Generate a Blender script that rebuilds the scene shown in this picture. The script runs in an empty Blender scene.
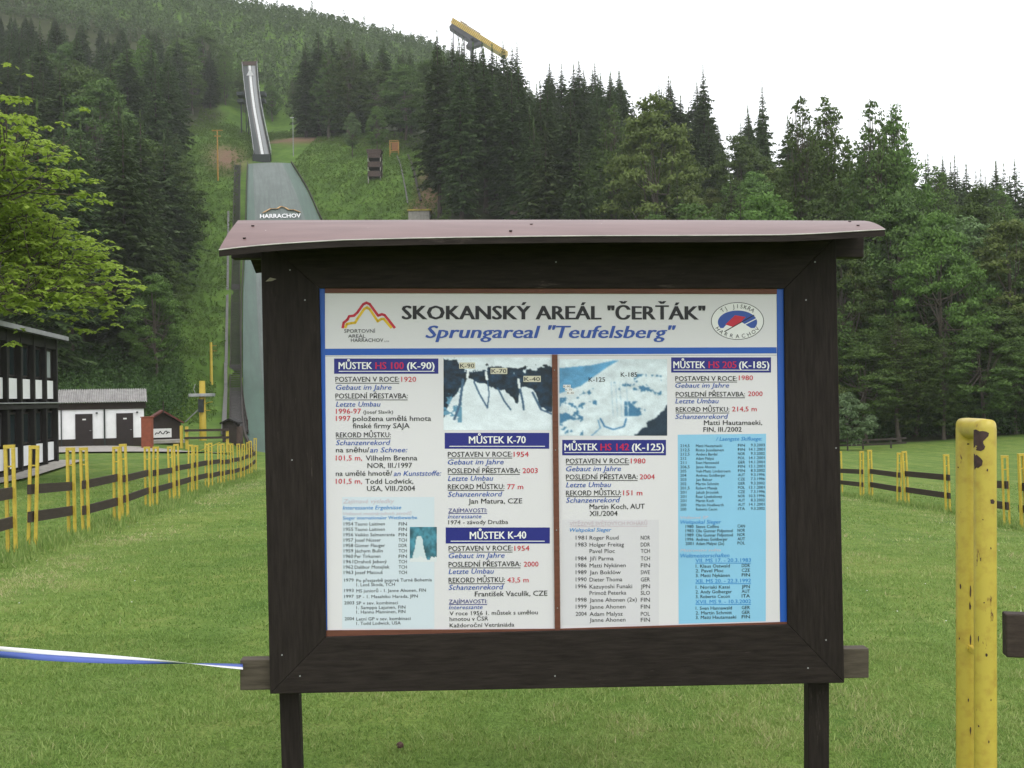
import bpy, math, random
import numpy as np
from mathutils import Vector, Matrix, Euler

random.seed(7); RNG = np.random.default_rng(7)
S = bpy.context.scene
COL = S.collection
R = math.radians

# ------------------------------------------------------------------ camera
FPX = 1000.0
EYE = 1.55
cd = bpy.data.cameras.new('camera'); cam = bpy.data.objects.new('camera', cd); COL.objects.link(cam)
cd.sensor_width = 36; cd.lens = 36 * FPX / 1024; cd.clip_start = 0.05; cd.clip_end = 4000
CM = Matrix.Rotation(R(90 + 0.69), 3, 'X') @ Matrix.Rotation(R(-1.0), 3, 'Z')
cam.location = (0, 0, EYE); cam.rotation_euler = CM.to_euler(); S.camera = cam

# ------------------------------------------------------------------ sky, sun, exposure (overcast)
SUN_EL, SUN_AZ = 58, 150          # azimuth clockwise from +Y
W = bpy.data.worlds.new('World'); S.world = W; W.use_nodes = True
nt = W.node_tree; nt.nodes.clear()
sky = nt.nodes.new('ShaderNodeTexSky'); sky.sky_type = 'NISHITA'; sky.sun_disc = False
sky.sun_elevation = R(SUN_EL); sky.sun_rotation = R(SUN_AZ); sky.dust_density = 4; sky.air_density = 1
hs = nt.nodes.new('ShaderNodeHueSaturation'); hs.inputs['Saturation'].default_value = 0.25
mx = nt.nodes.new('ShaderNodeMix'); mx.data_type = 'RGBA'; mx.inputs[0].default_value = 0.82
mx.inputs[7].default_value = (12.6, 12.8, 13.2, 1)      # the even cloud cover
bg = nt.nodes.new('ShaderNodeBackground'); bg.inputs['Strength'].default_value = 0.1
ow = nt.nodes.new('ShaderNodeOutputWorld')
nt.links.new(sky.outputs[0], hs.inputs['Color']); nt.links.new(hs.outputs[0], mx.inputs[6])
nt.links.new(mx.outputs[2], bg.inputs[0]); nt.links.new(bg.outputs[0], ow.inputs[0])
sl = bpy.data.lights.new('sun', 'SUN'); sl.energy = 0.7; sl.angle = R(25); sl.color = (1, .97, .92)
so = bpy.data.objects.new('sun', sl); COL.objects.link(so)
so.rotation_euler = Euler((R(90 - SUN_EL), 0, R(180 - SUN_AZ)))
S.view_settings.view_transform = 'Standard'; S.view_settings.look = 'None'
S.view_settings.exposure = 0.5; S.view_settings.gamma = 1; S.view_settings.use_curve_mapping = False
S.cycles.max_bounces = 6; S.cycles.diffuse_bounces = 3; S.cycles.glossy_bounces = 2
S.cycles.transmission_bounces = 4; S.cycles.transparent_max_bounces = 6; S.cycles.volume_bounces = 1
S.cycles.use_denoising = True

# ------------------------------------------------------------------ helpers
def P(u, v, d):
    """world point seen at photo position (u,v), d metres ahead of the camera (along Y)"""
    q = CM @ Vector(((u - 512) / FPX, (384 - v) / FPX, -1))
    q *= d / q.y
    return Vector((q.x, q.y, q.z + EYE))
def ray(u, v):
    return CM @ Vector(((u - 512) / FPX, (384 - v) / FPX, -1))
def proj(p):
    q = CM.transposed() @ (Vector(p) - Vector((0, 0, EYE)))
    return 512 + FPX * q.x / -q.z, 384 - FPX * q.y / -q.z

def tag(o, label=None, cat=None, group=None, kind=None):
    if label: o['label'] = label
    if cat: o['category'] = cat
    if group: o['group'] = group
    if kind: o['kind'] = kind
    return o
def empty(name, loc, label, cat, group=None, rz=0):
    o = bpy.data.objects.new(name, None); COL.objects.link(o); o.location = loc; o.rotation_euler = (0, 0, rz)
    o.empty_display_size = .2
    return tag(o, label, cat, group)

class MB:
    def __init__(s): s.v = []; s.f = []; s.m = []; s.sm = []
    def add(s, vs, fs, m=0, smooth=False):
        n = len(s.v); s.v += [tuple(x) for x in vs]
        for f in fs: s.f.append([i + n for i in f]); s.m.append(m); s.sm.append(smooth)
    def box(s, c, size, rot=None, m=0):
        hx, hy, hz = [x / 2 for x in size]; c = Vector(c)
        vs = []
        for z in (-hz, hz):
            for (x, y) in ((-hx, -hy), (hx, -hy), (hx, hy), (-hx, hy)):
                p = Vector((x, y, z)); p = rot @ p if rot else p; vs.append(c + p)
        s.add(vs, [(0, 3, 2, 1), (4, 5, 6, 7), (0, 1, 5, 4), (1, 2, 6, 5), (2, 3, 7, 6), (3, 0, 4, 7)], m)
    def beam(s, a, b, w, h, up=(0, 0, 1), m=0):
        a = Vector(a); b = Vector(b); d = (b - a).normalized(); up = Vector(up)
        r = d.cross(up)
        if r.length < 1e-4: r = d.cross(Vector((0, 1, 0)))
        r.normalize(); t = r.cross(d)
        vs = [p + r * x * w / 2 + t * y * h / 2 for p in (a, b) for (x, y) in ((-1, -1), (1, -1), (1, 1), (-1, 1))]
        s.add(vs, [(0, 1, 2, 3), (7, 6, 5, 4), (0, 4, 5, 1), (1, 5, 6, 2), (2, 6, 7, 3), (3, 7, 4, 0)], m)
    def tube(s, pts, rads, seg=8, m=0, cap=True):
        pts = [Vector(p) for p in pts]
        if not hasattr(rads, '__len__'): rads = [rads] * len(pts)
        n = len(pts); vs = []; prev = None
        for i, p in enumerate(pts):
            d = (pts[min(i + 1, n - 1)] - pts[max(i - 1, 0)]).normalized()
            if prev is None:
                a = Vector((1, 0, 0)) if abs(d.x) < .8 else Vector((0, 1, 0))
                r = (a - d * a.dot(d)).normalized()
            else: r = (prev - d * prev.dot(d)).normalized()
            prev = r; t = d.cross(r)
            for k in range(seg):
                an = 2 * math.pi * k / seg; vs.append(p + (r * math.cos(an) + t * math.sin(an)) * rads[i])
        fs = []
        for i in range(n - 1):
            for k in range(seg):
                k2 = (k + 1) % seg; fs.append((i * seg + k, i * seg + k2, (i + 1) * seg + k2, (i + 1) * seg + k))
        s.add(vs, fs, m, True)
        if cap:
            s.add(vs[:seg], [tuple(reversed(range(seg)))], m); s.add(vs[-seg:], [tuple(range(seg))], m)
    def prism(s, poly, ext, m=0):
        """flat polygon (list of points) pushed along ext"""
        n = len(poly); e = Vector(ext); a = [Vector(p) for p in poly]; b = [p + e for p in a]
        s.add(a + b, [tuple(range(n)), tuple(reversed(range(n, 2 * n)))] +
              [(i, i + n, (i + 1) % n + n, (i + 1) % n) for i in range(n)], m)
    def build(s, name, mats, parent=None, bevel=0, loc=None):
        me = bpy.data.meshes.new(name); me.from_pydata(s.v, [], s.f)
        if not isinstance(mats, (list, tuple)): mats = [mats]
        for m in mats: me.materials.append(m)
        me.polygons.foreach_set('material_index', s.m); me.polygons.foreach_set('use_smooth', s.sm)
        me.validate(); me.update()
        import bmesh
        b = bmesh.new(); b.from_mesh(me); bmesh.ops.recalc_face_normals(b, faces=b.faces); b.to_mesh(me); b.free()
        o = bpy.data.objects.new(name, me); COL.objects.link(o)
        if parent is not None:
            o.parent = parent
        if bevel:
            md = o.modifiers.new('bevel', 'BEVEL'); md.width = bevel; md.segments = 2; md.limit_method = 'ANGLE'
        return o
def origin(o, loc):
    """shift mesh so that the object's origin is at loc"""
    o.data.transform(Matrix.Translation(-Vector(loc))); o.location = loc; return o
def local(mb, root):
    """mesh built in world coordinates -> coordinates of a (yaw-only) root"""
    M = Matrix.Translation(root.location) @ Matrix.Rotation(root.rotation_euler.z, 4, 'Z'); I = M.inverted()
    mb.v = [tuple(I @ Vector(p)) for p in mb.v]; return mb
def part(mb, name, mats, root, bevel=0): return local(mb, root).build(name, mats, root, bevel)

def fast_mesh(name, co, faces_n, mat, attr=None, parent=None):
    """co (N,3); every consecutive faces_n vertices form a face"""
    me = bpy.data.meshes.new(name); n = len(co); k = n // faces_n
    me.vertices.add(n); me.vertices.foreach_set('co', np.ascontiguousarray(co, dtype=np.float32).ravel())
    me.loops.add(n); me.loops.foreach_set('vertex_index', np.arange(n, dtype=np.int32))
    me.polygons.add(k); me.polygons.foreach_set('loop_start', np.arange(0, n, faces_n, dtype=np.int32))
    if attr is not None:
        a = me.attributes.new('var', 'FLOAT', 'POINT'); a.data.foreach_set('value', np.repeat(attr, faces_n).astype(np.float32))
    me.materials.append(mat); me.update(calc_edges=True)
    return me
def link(name, me, parent=None):
    o = bpy.data.objects.new(name, me); COL.objects.link(o)
    if parent is not None: o.parent = parent
    return o

# ------------------------------------------------------------------ materials
def s2l(c): return tuple(((x / 255) / 12.92 if x / 255 <= .04045 else ((x / 255 + .055) / 1.055) ** 2.4) for x in c)
def nodes(name):
    m = bpy.data.materials.new(name); m.use_nodes = True; t = m.node_tree
    return m, t, t.nodes['Principled BSDF']
def ramp(t, stops):
    r = t.nodes.new('ShaderNodeValToRGB'); e = r.color_ramp.elements
    while len(e) < len(stops): e.new(.5)
    for q, (p, c) in zip(e, stops): q.position = p; q.color = (*c[:3], 1)
    return r
def noise(t, vec, scale, detail=4, rough=.6):
    n = t.nodes.new('ShaderNodeTexNoise'); n.inputs['Scale'].default_value = scale
    n.inputs['Detail'].default_value = detail; n.inputs['Roughness'].default_value = rough
    if vec is not None: t.links.new(vec, n.inputs['Vector'])
    return n.outputs['Fac']
def mixc(t, fac, a, b, mode='MIX'):
    m = t.nodes.new('ShaderNodeMix'); m.data_type = 'RGBA'; m.blend_type = mode
    for i, x in ((0, fac), (6, a), (7, b)):
        if isinstance(x, (int, float)): m.inputs[i].default_value = x
        elif isinstance(x, (tuple, list)): m.inputs[i].default_value = (*x[:3], 1)
        else: t.links.new(x, m.inputs[i])
    return m.outputs[2]
def coords(t, which='Object', scale=None):
    c = t.nodes.new('ShaderNodeTexCoord').outputs[which]
    if scale:
        mp = t.nodes.new('ShaderNodeMapping'); mp.inputs['Scale'].default_value = scale; t.links.new(c, mp.inputs['Vector']); c = mp.outputs[0]
    return c
def bump(t, b, h, strength=.3, dist=.01):
    n = t.nodes.new('ShaderNodeBump'); n.inputs['Strength'].default_value = strength; n.inputs['Distance'].default_value = dist
    t.links.new(h, n.inputs['Height']); t.links.new(n.outputs[0], b.inputs['Normal'])
def plain(name, c, rough=.6, var=.25, scale=8, spec=.4, metal=0, bumps=0, stretch=None):
    m, t, b = nodes(name); v = coords(t, 'Object', stretch)
    n = noise(t, v, scale, 5)
    r = ramp(t, [(.3, [x * (1 - var) for x in c]), (.7, [min(1, x * (1 + var)) for x in c])]); t.links.new(n, r.inputs[0])
    t.links.new(r.outputs[0], b.inputs['Base Color'])
    b.inputs['Roughness'].default_value = rough; b.inputs['Specular IOR Level'].default_value = spec; b.inputs['Metallic'].default_value = metal
    if bumps: bump(t, b, n, bumps)
    return m
def rusty(name, c, rust, amount=.62, scale=9, rough=.42):
    """gloss paint with chips, streaks and grime"""
    m, t, b = nodes(name); v = coords(t); vs = coords(t, 'Object', (1, 1, .25))
    n1 = noise(t, vs, scale * 2.2, 6, .7); n2 = noise(t, v, 30, 3); n3 = noise(t, v, 3, 3)
    base = mixc(t, n3, [x * .82 for x in c], [min(1, x * 1.1) for x in c])
    r1 = ramp(t, [(amount, (0, 0, 0)), (amount + .03, (1, 1, 1))]); t.links.new(n1, r1.inputs[0])
    r2 = ramp(t, [(.45, (0, 0, 0)), (.8, (.6, .6, .6))]); t.links.new(n2, r2.inputs[0])
    c2 = mixc(t, r2.outputs[0], base, [c[0] * .6, c[1] * .42, c[2] * .5])
    c3 = mixc(t, r1.outputs[0], c2, rust)
    t.links.new(c3, b.inputs['Base Color']); b.inputs['Roughness'].default_value = rough
    bump(t, b, r1.outputs[0], .2, .003)
    return m
def wood(name, c, c2, along='X', scale=6, rough=.75, spec=.25):
    m, t, b = nodes(name)
    st = {'X': (1.2, 14, 14), 'Z': (14, 14, 1.2), 'Y': (14, 1.2, 14)}[along]
    v = coords(t, 'Object', st); n = noise(t, v, scale, 6, .65); n2 = noise(t, coords(t), 2.5, 3)
    r = ramp(t, [(.32, c), (.68, c2)]); t.links.new(n, r.inputs[0])
    cc = mixc(t, n2, r.outputs[0], [x * 1.25 for x in c2]); cc2 = mixc(t, .6, cc, r.outputs[0])
    n3 = noise(t, coords(t, 'Object', [x * 2.2 for x in st]), 3.1, 6, .75); n4 = noise(t, coords(t), 4.3, 2)
    mm = t.nodes.new('ShaderNodeMath'); mm.operation = 'MULTIPLY'; t.links.new(n3, mm.inputs[0]); t.links.new(n4, mm.inputs[1])
    r3 = ramp(t, [(.38, (0, 0, 0)), (.46, (.55, .55, .55))]); t.links.new(mm.outputs[0], r3.inputs[0]); cc2 = mixc(t, r3.outputs[0], cc2, [x * 3.2 + .01 for x in c2])
    t.links.new(cc2, b.inputs['Base Color']); b.inputs['Roughness'].default_value = rough; b.inputs['Specular IOR Level'].default_value = spec
    bump(t, b, n, .35, .004)
    return m
def leafmat(name, dark, light, transl=.25, vscale=.25, rnd=.35, rough=.6):
    m, t, b = nodes(name)
    g = t.nodes.new('ShaderNodeNewGeometry'); oi = t.nodes.new('ShaderNodeObjectInfo')
    n = noise(t, coords(t), vscale, 3)
    a = t.nodes.new('ShaderNodeMath'); a.operation = 'MULTIPLY_ADD'; t.links.new(g.outputs['Random Per Island'], a.inputs[0]); a.inputs[1].default_value = .55; t.links.new(n, a.inputs[2])
    a2 = t.nodes.new('ShaderNodeMath'); a2.operation = 'SUBTRACT'; t.links.new(a.outputs[0], a2.inputs[0]); a2.inputs[1].default_value = .28
    c = mixc(t, a2.outputs[0], dark, light)
    h = t.nodes.new('ShaderNodeHueSaturation')
    mh = t.nodes.new('ShaderNodeMapRange'); t.links.new(oi.outputs['Random'], mh.inputs[0]); mh.inputs[3].default_value = .5 - rnd * .05; mh.inputs[4].default_value = .5 + rnd * .04
    mv = t.nodes.new('ShaderNodeMapRange'); t.links.new(oi.outputs['Random'], mv.inputs[0]); mv.inputs[3].default_value = 1 - rnd; mv.inputs[4].default_value = 1 + rnd
    t.links.new(mh.outputs[0], h.inputs['Hue']); t.links.new(mv.outputs[0], h.inputs['Value']); t.links.new(c, h.inputs['Color'])
    t.links.new(h.outputs[0], b.inputs['Base Color']); b.inputs['Roughness'].default_value = rough; b.inputs['Specular IOR Level'].default_value = .15
    if transl:
        tr = t.nodes.new('ShaderNodeBsdfTranslucent'); t.links.new(h.outputs[0], tr.inputs[0])
        ms = t.nodes.new('ShaderNodeMixShader'); ms.inputs[0].default_value = transl
        t.links.new(b.outputs[0], ms.inputs[1]); t.links.new(tr.outputs[0], ms.inputs[2])
        t.links.new(ms.outputs[0], t.nodes['Material Output'].inputs[0])
    return m

M = {}
M['board_wood'] = wood('dark_stained_wood', (.010, .0075, .0065), (.030, .0235, .0205), 'X', 6, .7, .15)
M['board_wood_v'] = wood('dark_stained_wood_upright', (.0095, .007, .0062), (.026, .0205, .018), 'Z', 6, .7, .15)
M['weathered'] = wood('weathered_timber', (.035, .027, .021), (.10, .083, .062), 'X')
M['yellow'] = rusty('yellow_pipe_paint', (.52, .415, .062), (.13, .06, .022), .62)
M['yellow_far'] = rusty('yellow_post_paint', (.56, .42, .055), (.16, .09, .035), .66, 5)
M['rail'] = wood('brown_fence_rail', (.024, .017, .015), (.058, .043, .036), 'X')
M['black_timber'] = plain('black_timber', (.014, .012, .011), .8, .4, 3)
M['white_plaster'] = plain('white_panel_paint', (.78, .78, .79), .7, .06, 2)
M['glass'] = plain('window_glass', (.02, .03, .032), .06, .3, .5, .6)
M['curtain'] = plain('pale_curtain', (.30, .33, .33), .8, .3, 6, stretch=(6, 6, .3))
M['grey_roof'] = plain('grey_fibre_cement', (.30, .29, .28), .8, .3, 3)
M['roof_edge'] = plain('grey_roof_edge', (.27, .27, .28), .6, .2, 2)
M['brick_red'] = plain('red_brown_board', (.22, .06, .03), .7, .2, 4)
M['red_trim'] = plain('red_roof_trim', (.11, .03, .024), .7, .2, 4)
M['dark_brown'] = plain('dark_brown_boards', (.03, .022, .018), .8, .35, 6, stretch=(6, 6, .5))
M['brown_door'] = plain('brown_door_paint', (.022, .015, .015), .6, .2, 4)
M['white_sign'] = plain('white_sign_face', (.7, .7, .68), .5, .05, 2)
M['black_ink'] = plain('black_ink', (.02, .02, .022), .6, .05, 2)
M['orange_steel'] = plain('orange_steel', (.36, .20, .04), .6, .25, 3)
M['steel'] = plain('galvanised_steel', (.30, .31, .31), .5, .2, 3, metal=.3)
M['concrete'] = plain('concrete', (.30, .28, .25), .85, .25, 2)
M['dark_steel'] = plain('dark_green_steel', (.022, .03, .028), .6, .3, 3)
M['track_white'] = plain('pale_track', (.50, .51, .50), .5, .12, 1)
M['inrun_floor'] = plain('grey_inrun_boards', (.095, .09, .086), .6, .25, 2)
M['mud_wood'] = plain('brown_planking', (.075, .05, .042), .8, .3, 3)
M['tower_yellow'] = plain('tower_yellow_cladding', (.55, .38, .06), .6, .2, .6)
M['tower_rib'] = plain('tower_ribs', (.20, .12, .02), .6, .2, .6)
M['tower_dark'] = plain('tower_underside', (.03, .028, .036), .7, .2, .6)
M['bark'] = plain('grey_brown_bark', (.085, .07, .055), .9, .35, 5, bumps=.4, stretch=(3, 3, .6))
M['bark_dark'] = plain('dark_spruce_bark', (.06, .045, .038), .9, .35, 5, stretch=(3, 3, .6))

# ------------------------------------------------------------------ terrain
LROW = [(258, 456, 60), (247, 431, 85), (244, 397, 115), (243, 370, 140), (243, 300, 176), (244.5, 262, 197), (246.5, 220, 219), (247, 190, 237), (248, 163, 262)]
LWID = [22, 22, 22, 22, 21, 19.5, 16.2, 14.2, 11.2]
def catmull(rows, n):
    rows = np.array(rows, float); k = len(rows); out = []
    for i in range(k - 1):
        p0, p1, p2, p3 = rows[max(i - 1, 0)], rows[i], rows[i + 1], rows[min(i + 2, k - 1)]
        for j in range(n):
            t = j / n; out.append(.5 * (2 * p1 + (p2 - p0) * t + (2 * p0 - 5 * p1 + 4 * p2 - p3) * t * t + (3 * p1 - p0 - 3 * p2 + p3) * t ** 3))
    out.append(rows[-1]); return np.array(out)
LAND = catmull([list(P(*r)) + [w] for r, w in zip(LROW, LWID)], 6)     # x, y, z, width
LF = [(12, 553, 13), (32, 546, 13.9), (72, 536, 15.9), (86, 533, 16.8), (117, 522, 18.5), (125.5, 519, 19.2), (148, 509, 22), (155, 508, 22.6), (172, 501.5, 25), (177.5, 499, 25.7),
      (190, 494.5, 28.2), (195.5, 493, 28.8), (207, 488.5, 31.2), (211, 488, 31.8), (219.5, 485, 33.6), (223, 485, 34.2), (229.5, 483, 36), (233, 482.5, 36.6), (239.5, 480, 38.6), (243, 479, 39.2), (248.5, 476, 41.3), (251, 475, 41.9), (255, 471, 43.7)]
RF = [(1024, 529, 18.9), (1007, 526, 19.7), (975, 517.5, 22.9), (948, 511.5, 24.0), (907, 504.6, 26.4), (899, 504, 27.2), (871, 498, 29.6), (862, 498, 30.4), (841, 495, 32.8)]
ctl = []
def cp(u, v, d): ctl.append(tuple(P(u, v, d)))
for r in LF: cp(*r)
for r in RF: cp(*r)
for r in LAND[::2]:
    for k in (-.15, .5, 1.15): ctl.append((r[0] + r[3] * k, r[1], r[2] - .12 - .5 * min(1, max(0, (r[1] - 70) / 60))))
for p in [(0, 0, 0), (-8, 0, .15), (8, 0, -.2), (0, -30, .6), (-40, -30, 1), (40, -30, 0), (0, 3.6, -.10), (2.5, 3, -.13), (-3, 4, -.02), (0, 8, -.28), (3.5, 10, -.48), (0, 25, -.95), (-60, 5, .6), (60, 5, -1.2), (60, 40, -2.6), (30, 60, -3.0), (0, 45, -1.8), (5, 70, -2.6)]: ctl.append(p)
for p in [(19, 473, 40), (57, 463, 45), (-60, 480, 38), (62, 446, 64), (143, 446, 64), (165, 442, 68), (203, 440, 72), (228, 442, 70), (100, 452, 56), (200, 453, 55), (-40, 455, 60), (150, 449, 59), (20, 449, 62),
          # wooded slope beyond the toilets
          (0, 432, 85), (100, 430, 82), (190, 431, 84), (150, 340, 130), (60, 330, 135), (-60, 320, 140), (215, 352, 135), (222, 290, 178), (100, 205, 215), (210, 215, 225), (226, 160, 272), (180, 130, 290), (50, 105, 290), (-80, 60, 320), (150, 60, 380), (0, 10, 400),
          # round the inrun
          (250, 135, 345), (292, 138, 300), (270, 140, 300), (225, 140, 300), (230, 110, 350),
          # the ridge
          (250, 14, 520), (200, 0, 520), (100, -40, 540), (330, 27, 520), (390, 42, 510), (430, 50, 500), (330, 90, 400), (420, 105, 380), (520, 95, 480), (600, 160, 450), (800, 265, 420), (1000, 330, 420), (1250, 360, 420), (-300, -60, 450),
          # meadow and slope between the landing and the wood
          (330, 215, 226), (400, 215, 212), (440, 215, 198), (459, 214, 188), (375, 180, 234), (345, 152, 272), (420, 162, 246), (410, 132, 290), (350, 420, 100), (450, 350, 140), (450, 280, 170), (360, 300, 178),
          # right hand wood
          (500, 152, 262), (600, 182, 240), (700, 212, 225), (780, 252, 200), (880, 284, 175), (950, 300, 195), (1024, 308, 195), (1200, 330, 190), (600, 300, 172), (700, 382, 128), (700, 436, 98), (500, 440, 90),
          (840, 446, 92), (900, 441, 97), (1024, 438, 90), (960, 392, 124), (900, 352, 146), (1010, 362, 140), (1180, 430, 90), (1180, 380, 130), (760, 448, 88)]: cp(*p)
for p in [(-700, 100, 60), (700, 100, -10), (0, 900, 60), (-700, 900, 150), (700, 900, 20), (-700, -200, 10), (700, -200, -8), (0, 700, 120), (-250, 700, 170), (250, 600, 40), (-300, 200, 90)]: ctl.append(p)
CT = np.array(ctl)
def _rbf():
    n = len(CT); D = np.hypot(CT[:, None, 0] - CT[None, :, 0], CT[:, None, 1] - CT[None, :, 1])
    A = np.zeros((n + 3, n + 3)); A[:n, :n] = -D - np.eye(n) * .02; A[:n, n] = 1; A[:n, n + 1:] = CT[:, :2]; A[n, :n] = 1; A[n + 1:, :n] = CT[:, :2].T
    A[n + 1:, :] /= 1; b = np.zeros(n + 3); b[:n] = CT[:, 2]
    return np.linalg.solve(A, b)
RW = _rbf()
def hgt(x, y):
    x = np.atleast_1d(np.asarray(x, float)); y = np.atleast_1d(np.asarray(y, float)); out = np.empty(x.shape); n = len(CT)
    for i in range(0, x.size, 20000):
        xs, ys = x.ravel()[i:i + 20000], y.ravel()[i:i + 20000]
        D = np.hypot(xs[:, None] - CT[None, :, 0], ys[:, None] - CT[None, :, 1])
        out.ravel()[i:i + 20000] = -D @ RW[:n] + RW[n] + RW[n + 1] * xs + RW[n + 2] * ys
    return out
def hz(x, y): return float(hgt(x, y)[0])
def G(u, d, dz=0):
    """ground point under photo column u at depth d"""
    x = P(u, 400, d).x; return Vector((x, d, hz(x, d) + dz))

# forest floor mask: polygons in (column, depth)
def inpoly(u, d, poly):
    c = False; n = len(poly)
    for i in range(n):
        a, b = poly[i], poly[i - 1]
        if (a[1] > d) != (b[1] > d) and u < (b[0] - a[0]) * (d - a[1]) / (b[1] - a[1]) + a[0]: c = not c
    return c
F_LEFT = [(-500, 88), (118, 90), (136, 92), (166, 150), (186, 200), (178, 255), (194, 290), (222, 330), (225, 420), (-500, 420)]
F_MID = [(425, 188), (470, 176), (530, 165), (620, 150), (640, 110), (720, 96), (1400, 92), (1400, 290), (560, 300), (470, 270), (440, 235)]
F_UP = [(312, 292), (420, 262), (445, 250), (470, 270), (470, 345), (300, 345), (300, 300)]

def axis(a, lo, hi, n, b):
    t = np.linspace(math.asinh(lo / a * b) , math.asinh(hi / a * b), n); return a * np.sinh(t) / b
gx = axis(1, -900, 900, 300, .12); gy = np.concatenate([np.linspace(-200, -8, 18), axis(1, -6, 1000, 300, .09)])
X, Y = np.meshgrid(gx, gy); Z = hgt(X.ravel(), Y.ravel()).reshape(X.shape)
Z += .02 * np.sin(X * 1.3 + Y * .7) * np.sin(Y * 1.1 - X * .4) * np.clip((np.hypot(X, Y) - 6) / 10, 0, 1)
far = np.clip((Y - 85) / 60, 0, 1)
Z += far * (.35 * np.sin(X * .35 + 1) * np.sin(Y * .29) + .2 * np.sin(X * .9) * np.sin(Y * .8 + 2))
lz = np.interp(Y, LAND[:, 1], LAND[:, 2]); lx = np.interp(Y, LAND[:, 1], LAND[:, 0]); lw = np.interp(Y, LAND[:, 1], LAND[:, 3])
inl = (Y > 58) & (Y < 263) & (X > lx - .06 * lw) & (X < lx + 1.06 * lw)
Z = np.where(inl, np.minimum(Z, lz - .22 - .7 * np.clip((Y - 66) / 60, 0, 1)), Z)
nx, ny = len(gx), len(gy)
idx = np.arange(nx * ny).reshape(ny, nx)
faces = np.stack([idx[:-1, :-1], idx[:-1, 1:], idx[1:, 1:], idx[1:, :-1]], -1).reshape(-1, 4)
me = bpy.data.meshes.new('ground'); me.from_pydata(np.stack([X, Y, Z], -1).reshape(-1, 3).tolist(), [], faces.tolist())
U = np.where(Y > 2, 512 + X / np.maximum(Y, 2) * FPX, 0).ravel(); DD = Y.ravel()
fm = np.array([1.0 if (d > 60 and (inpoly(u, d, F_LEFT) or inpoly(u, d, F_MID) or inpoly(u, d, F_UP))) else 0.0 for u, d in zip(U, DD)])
wild = np.where((DD > 78) & (fm < .5), np.clip((DD - 78) / 20, 0, 1), 0)
wild = np.where((U > 560) & (DD < 92), 0, wild)
dirt = np.zeros_like(U)
for (u, d, ru, rd) in [(230, 270, 16, 14), (436, 225, 14, 14), (300, 296, 34, 5), (425, 214, 12, 5)]: dirt = np.maximum(dirt, np.clip(1.6 - np.hypot((U - u) / ru, (DD - d) / rd), 0, 1))
for nm, a in (('forest', fm), ('wild', wild), ('dirt', dirt)):
    at = me.attributes.new(nm, 'FLOAT', 'POINT'); at.data.foreach_set('value', a.astype(np.float32))
me.polygons.foreach_set('use_smooth', [True] * len(me.polygons))
def ground_mat():
    m, t, b = nodes('meadow_and_slope'); g = t.nodes.new('ShaderNodeNewGeometry').outputs['Position']
    def at(n):
        a = t.nodes.new('ShaderNodeAttribute'); a.attribute_name = n; return a.outputs['Fac']
    n_big = noise(t, g, .35, 3); n_mid = noise(t, g, 2.2, 5); n_fin = noise(t, g, 45, 3); n_hill = noise(t, g, .16, 6, .7)
    r = ramp(t, [(.28, (.085, .148, .030)), (.5, (.120, .185, .043)), (.72, (.172, .212, .068))]); t.links.new(n_mid, r.inputs[0])
    big = ramp(t, [(.35, (.78, .86, .75)), (.7, (1.15, 1.08, 1.05))]); t.links.new(n_big, big.inputs[0])
    lawn = mixc(t, 1.0, r.outputs[0], big.outputs[0], 'MULTIPLY')
    fin = ramp(t, [(.3, (.65, .65, .65)), (.7, (1.3, 1.3, 1.3))]); t.links.new(n_fin, fin.inputs[0])
    lawn = mixc(t, 1.0, lawn, fin.outputs[0], 'MULTIPLY')
    # mown swaths curving along the arena
    mp = t.nodes.new('ShaderNodeMapping'); mp.inputs['Rotation'].default_value = (0, 0, R(-8)); mp.inputs['Scale'].default_value = (1.5, .05, 1); t.links.new(g, mp.inputs['Vector'])
    sw = noise(t, mp.outputs[0], .8, 2); swr = ramp(t, [(.4, (.9, .93, .9)), (.62, (1.13, 1.06, 1.02))]); t.links.new(sw, swr.inputs[0])
    lawn = mixc(t, 1.0, lawn, swr.outputs[0], 'MULTIPLY')
    hr = ramp(t, [(.3, (.045, .085, .016)), (.48, (.070, .130, .022)), (.62, (.095, .165, .028)), (.78, (.12, .145, .045))]); t.links.new(n_hill, hr.inputs[0])
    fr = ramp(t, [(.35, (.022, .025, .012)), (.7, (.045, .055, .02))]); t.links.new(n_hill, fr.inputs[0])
    dr = ramp(t, [(.3, (.13, .08, .05)), (.7, (.20, .13, .085))]); t.links.new(n_mid, dr.inputs[0])
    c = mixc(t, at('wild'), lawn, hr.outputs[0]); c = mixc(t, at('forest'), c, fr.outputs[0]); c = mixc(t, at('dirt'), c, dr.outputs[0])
    t.links.new(c, b.inputs['Base Color']); b.inputs['Roughness'].default_value = .9; b.inputs['Specular IOR Level'].default_value = .1
    bump(t, b, n_fin, .5, .03)
    return m
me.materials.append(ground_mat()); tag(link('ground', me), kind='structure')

def haze():
    mb = MB(); mb.box((0, 400, 110), (2600, 2000, 330)); m = bpy.data.materials.new('hill_air'); m.use_nodes = True; t = m.node_tree; t.nodes.clear()
    v = t.nodes.new('ShaderNodeVolumePrincipled'); v.inputs['Color'].default_value = (.97, .985, 1, 1); v.inputs['Density'].default_value = HAZE; v.inputs['Anisotropy'].default_value = 0
    o = t.nodes.new('ShaderNodeOutputMaterial'); t.links.new(v.outputs[0], o.inputs['Volume']); tag(mb.build('haze', m), 'thin pale air over the valley and hills', 'haze', None, 'stuff')
HAZE = .00018
haze()

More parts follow.
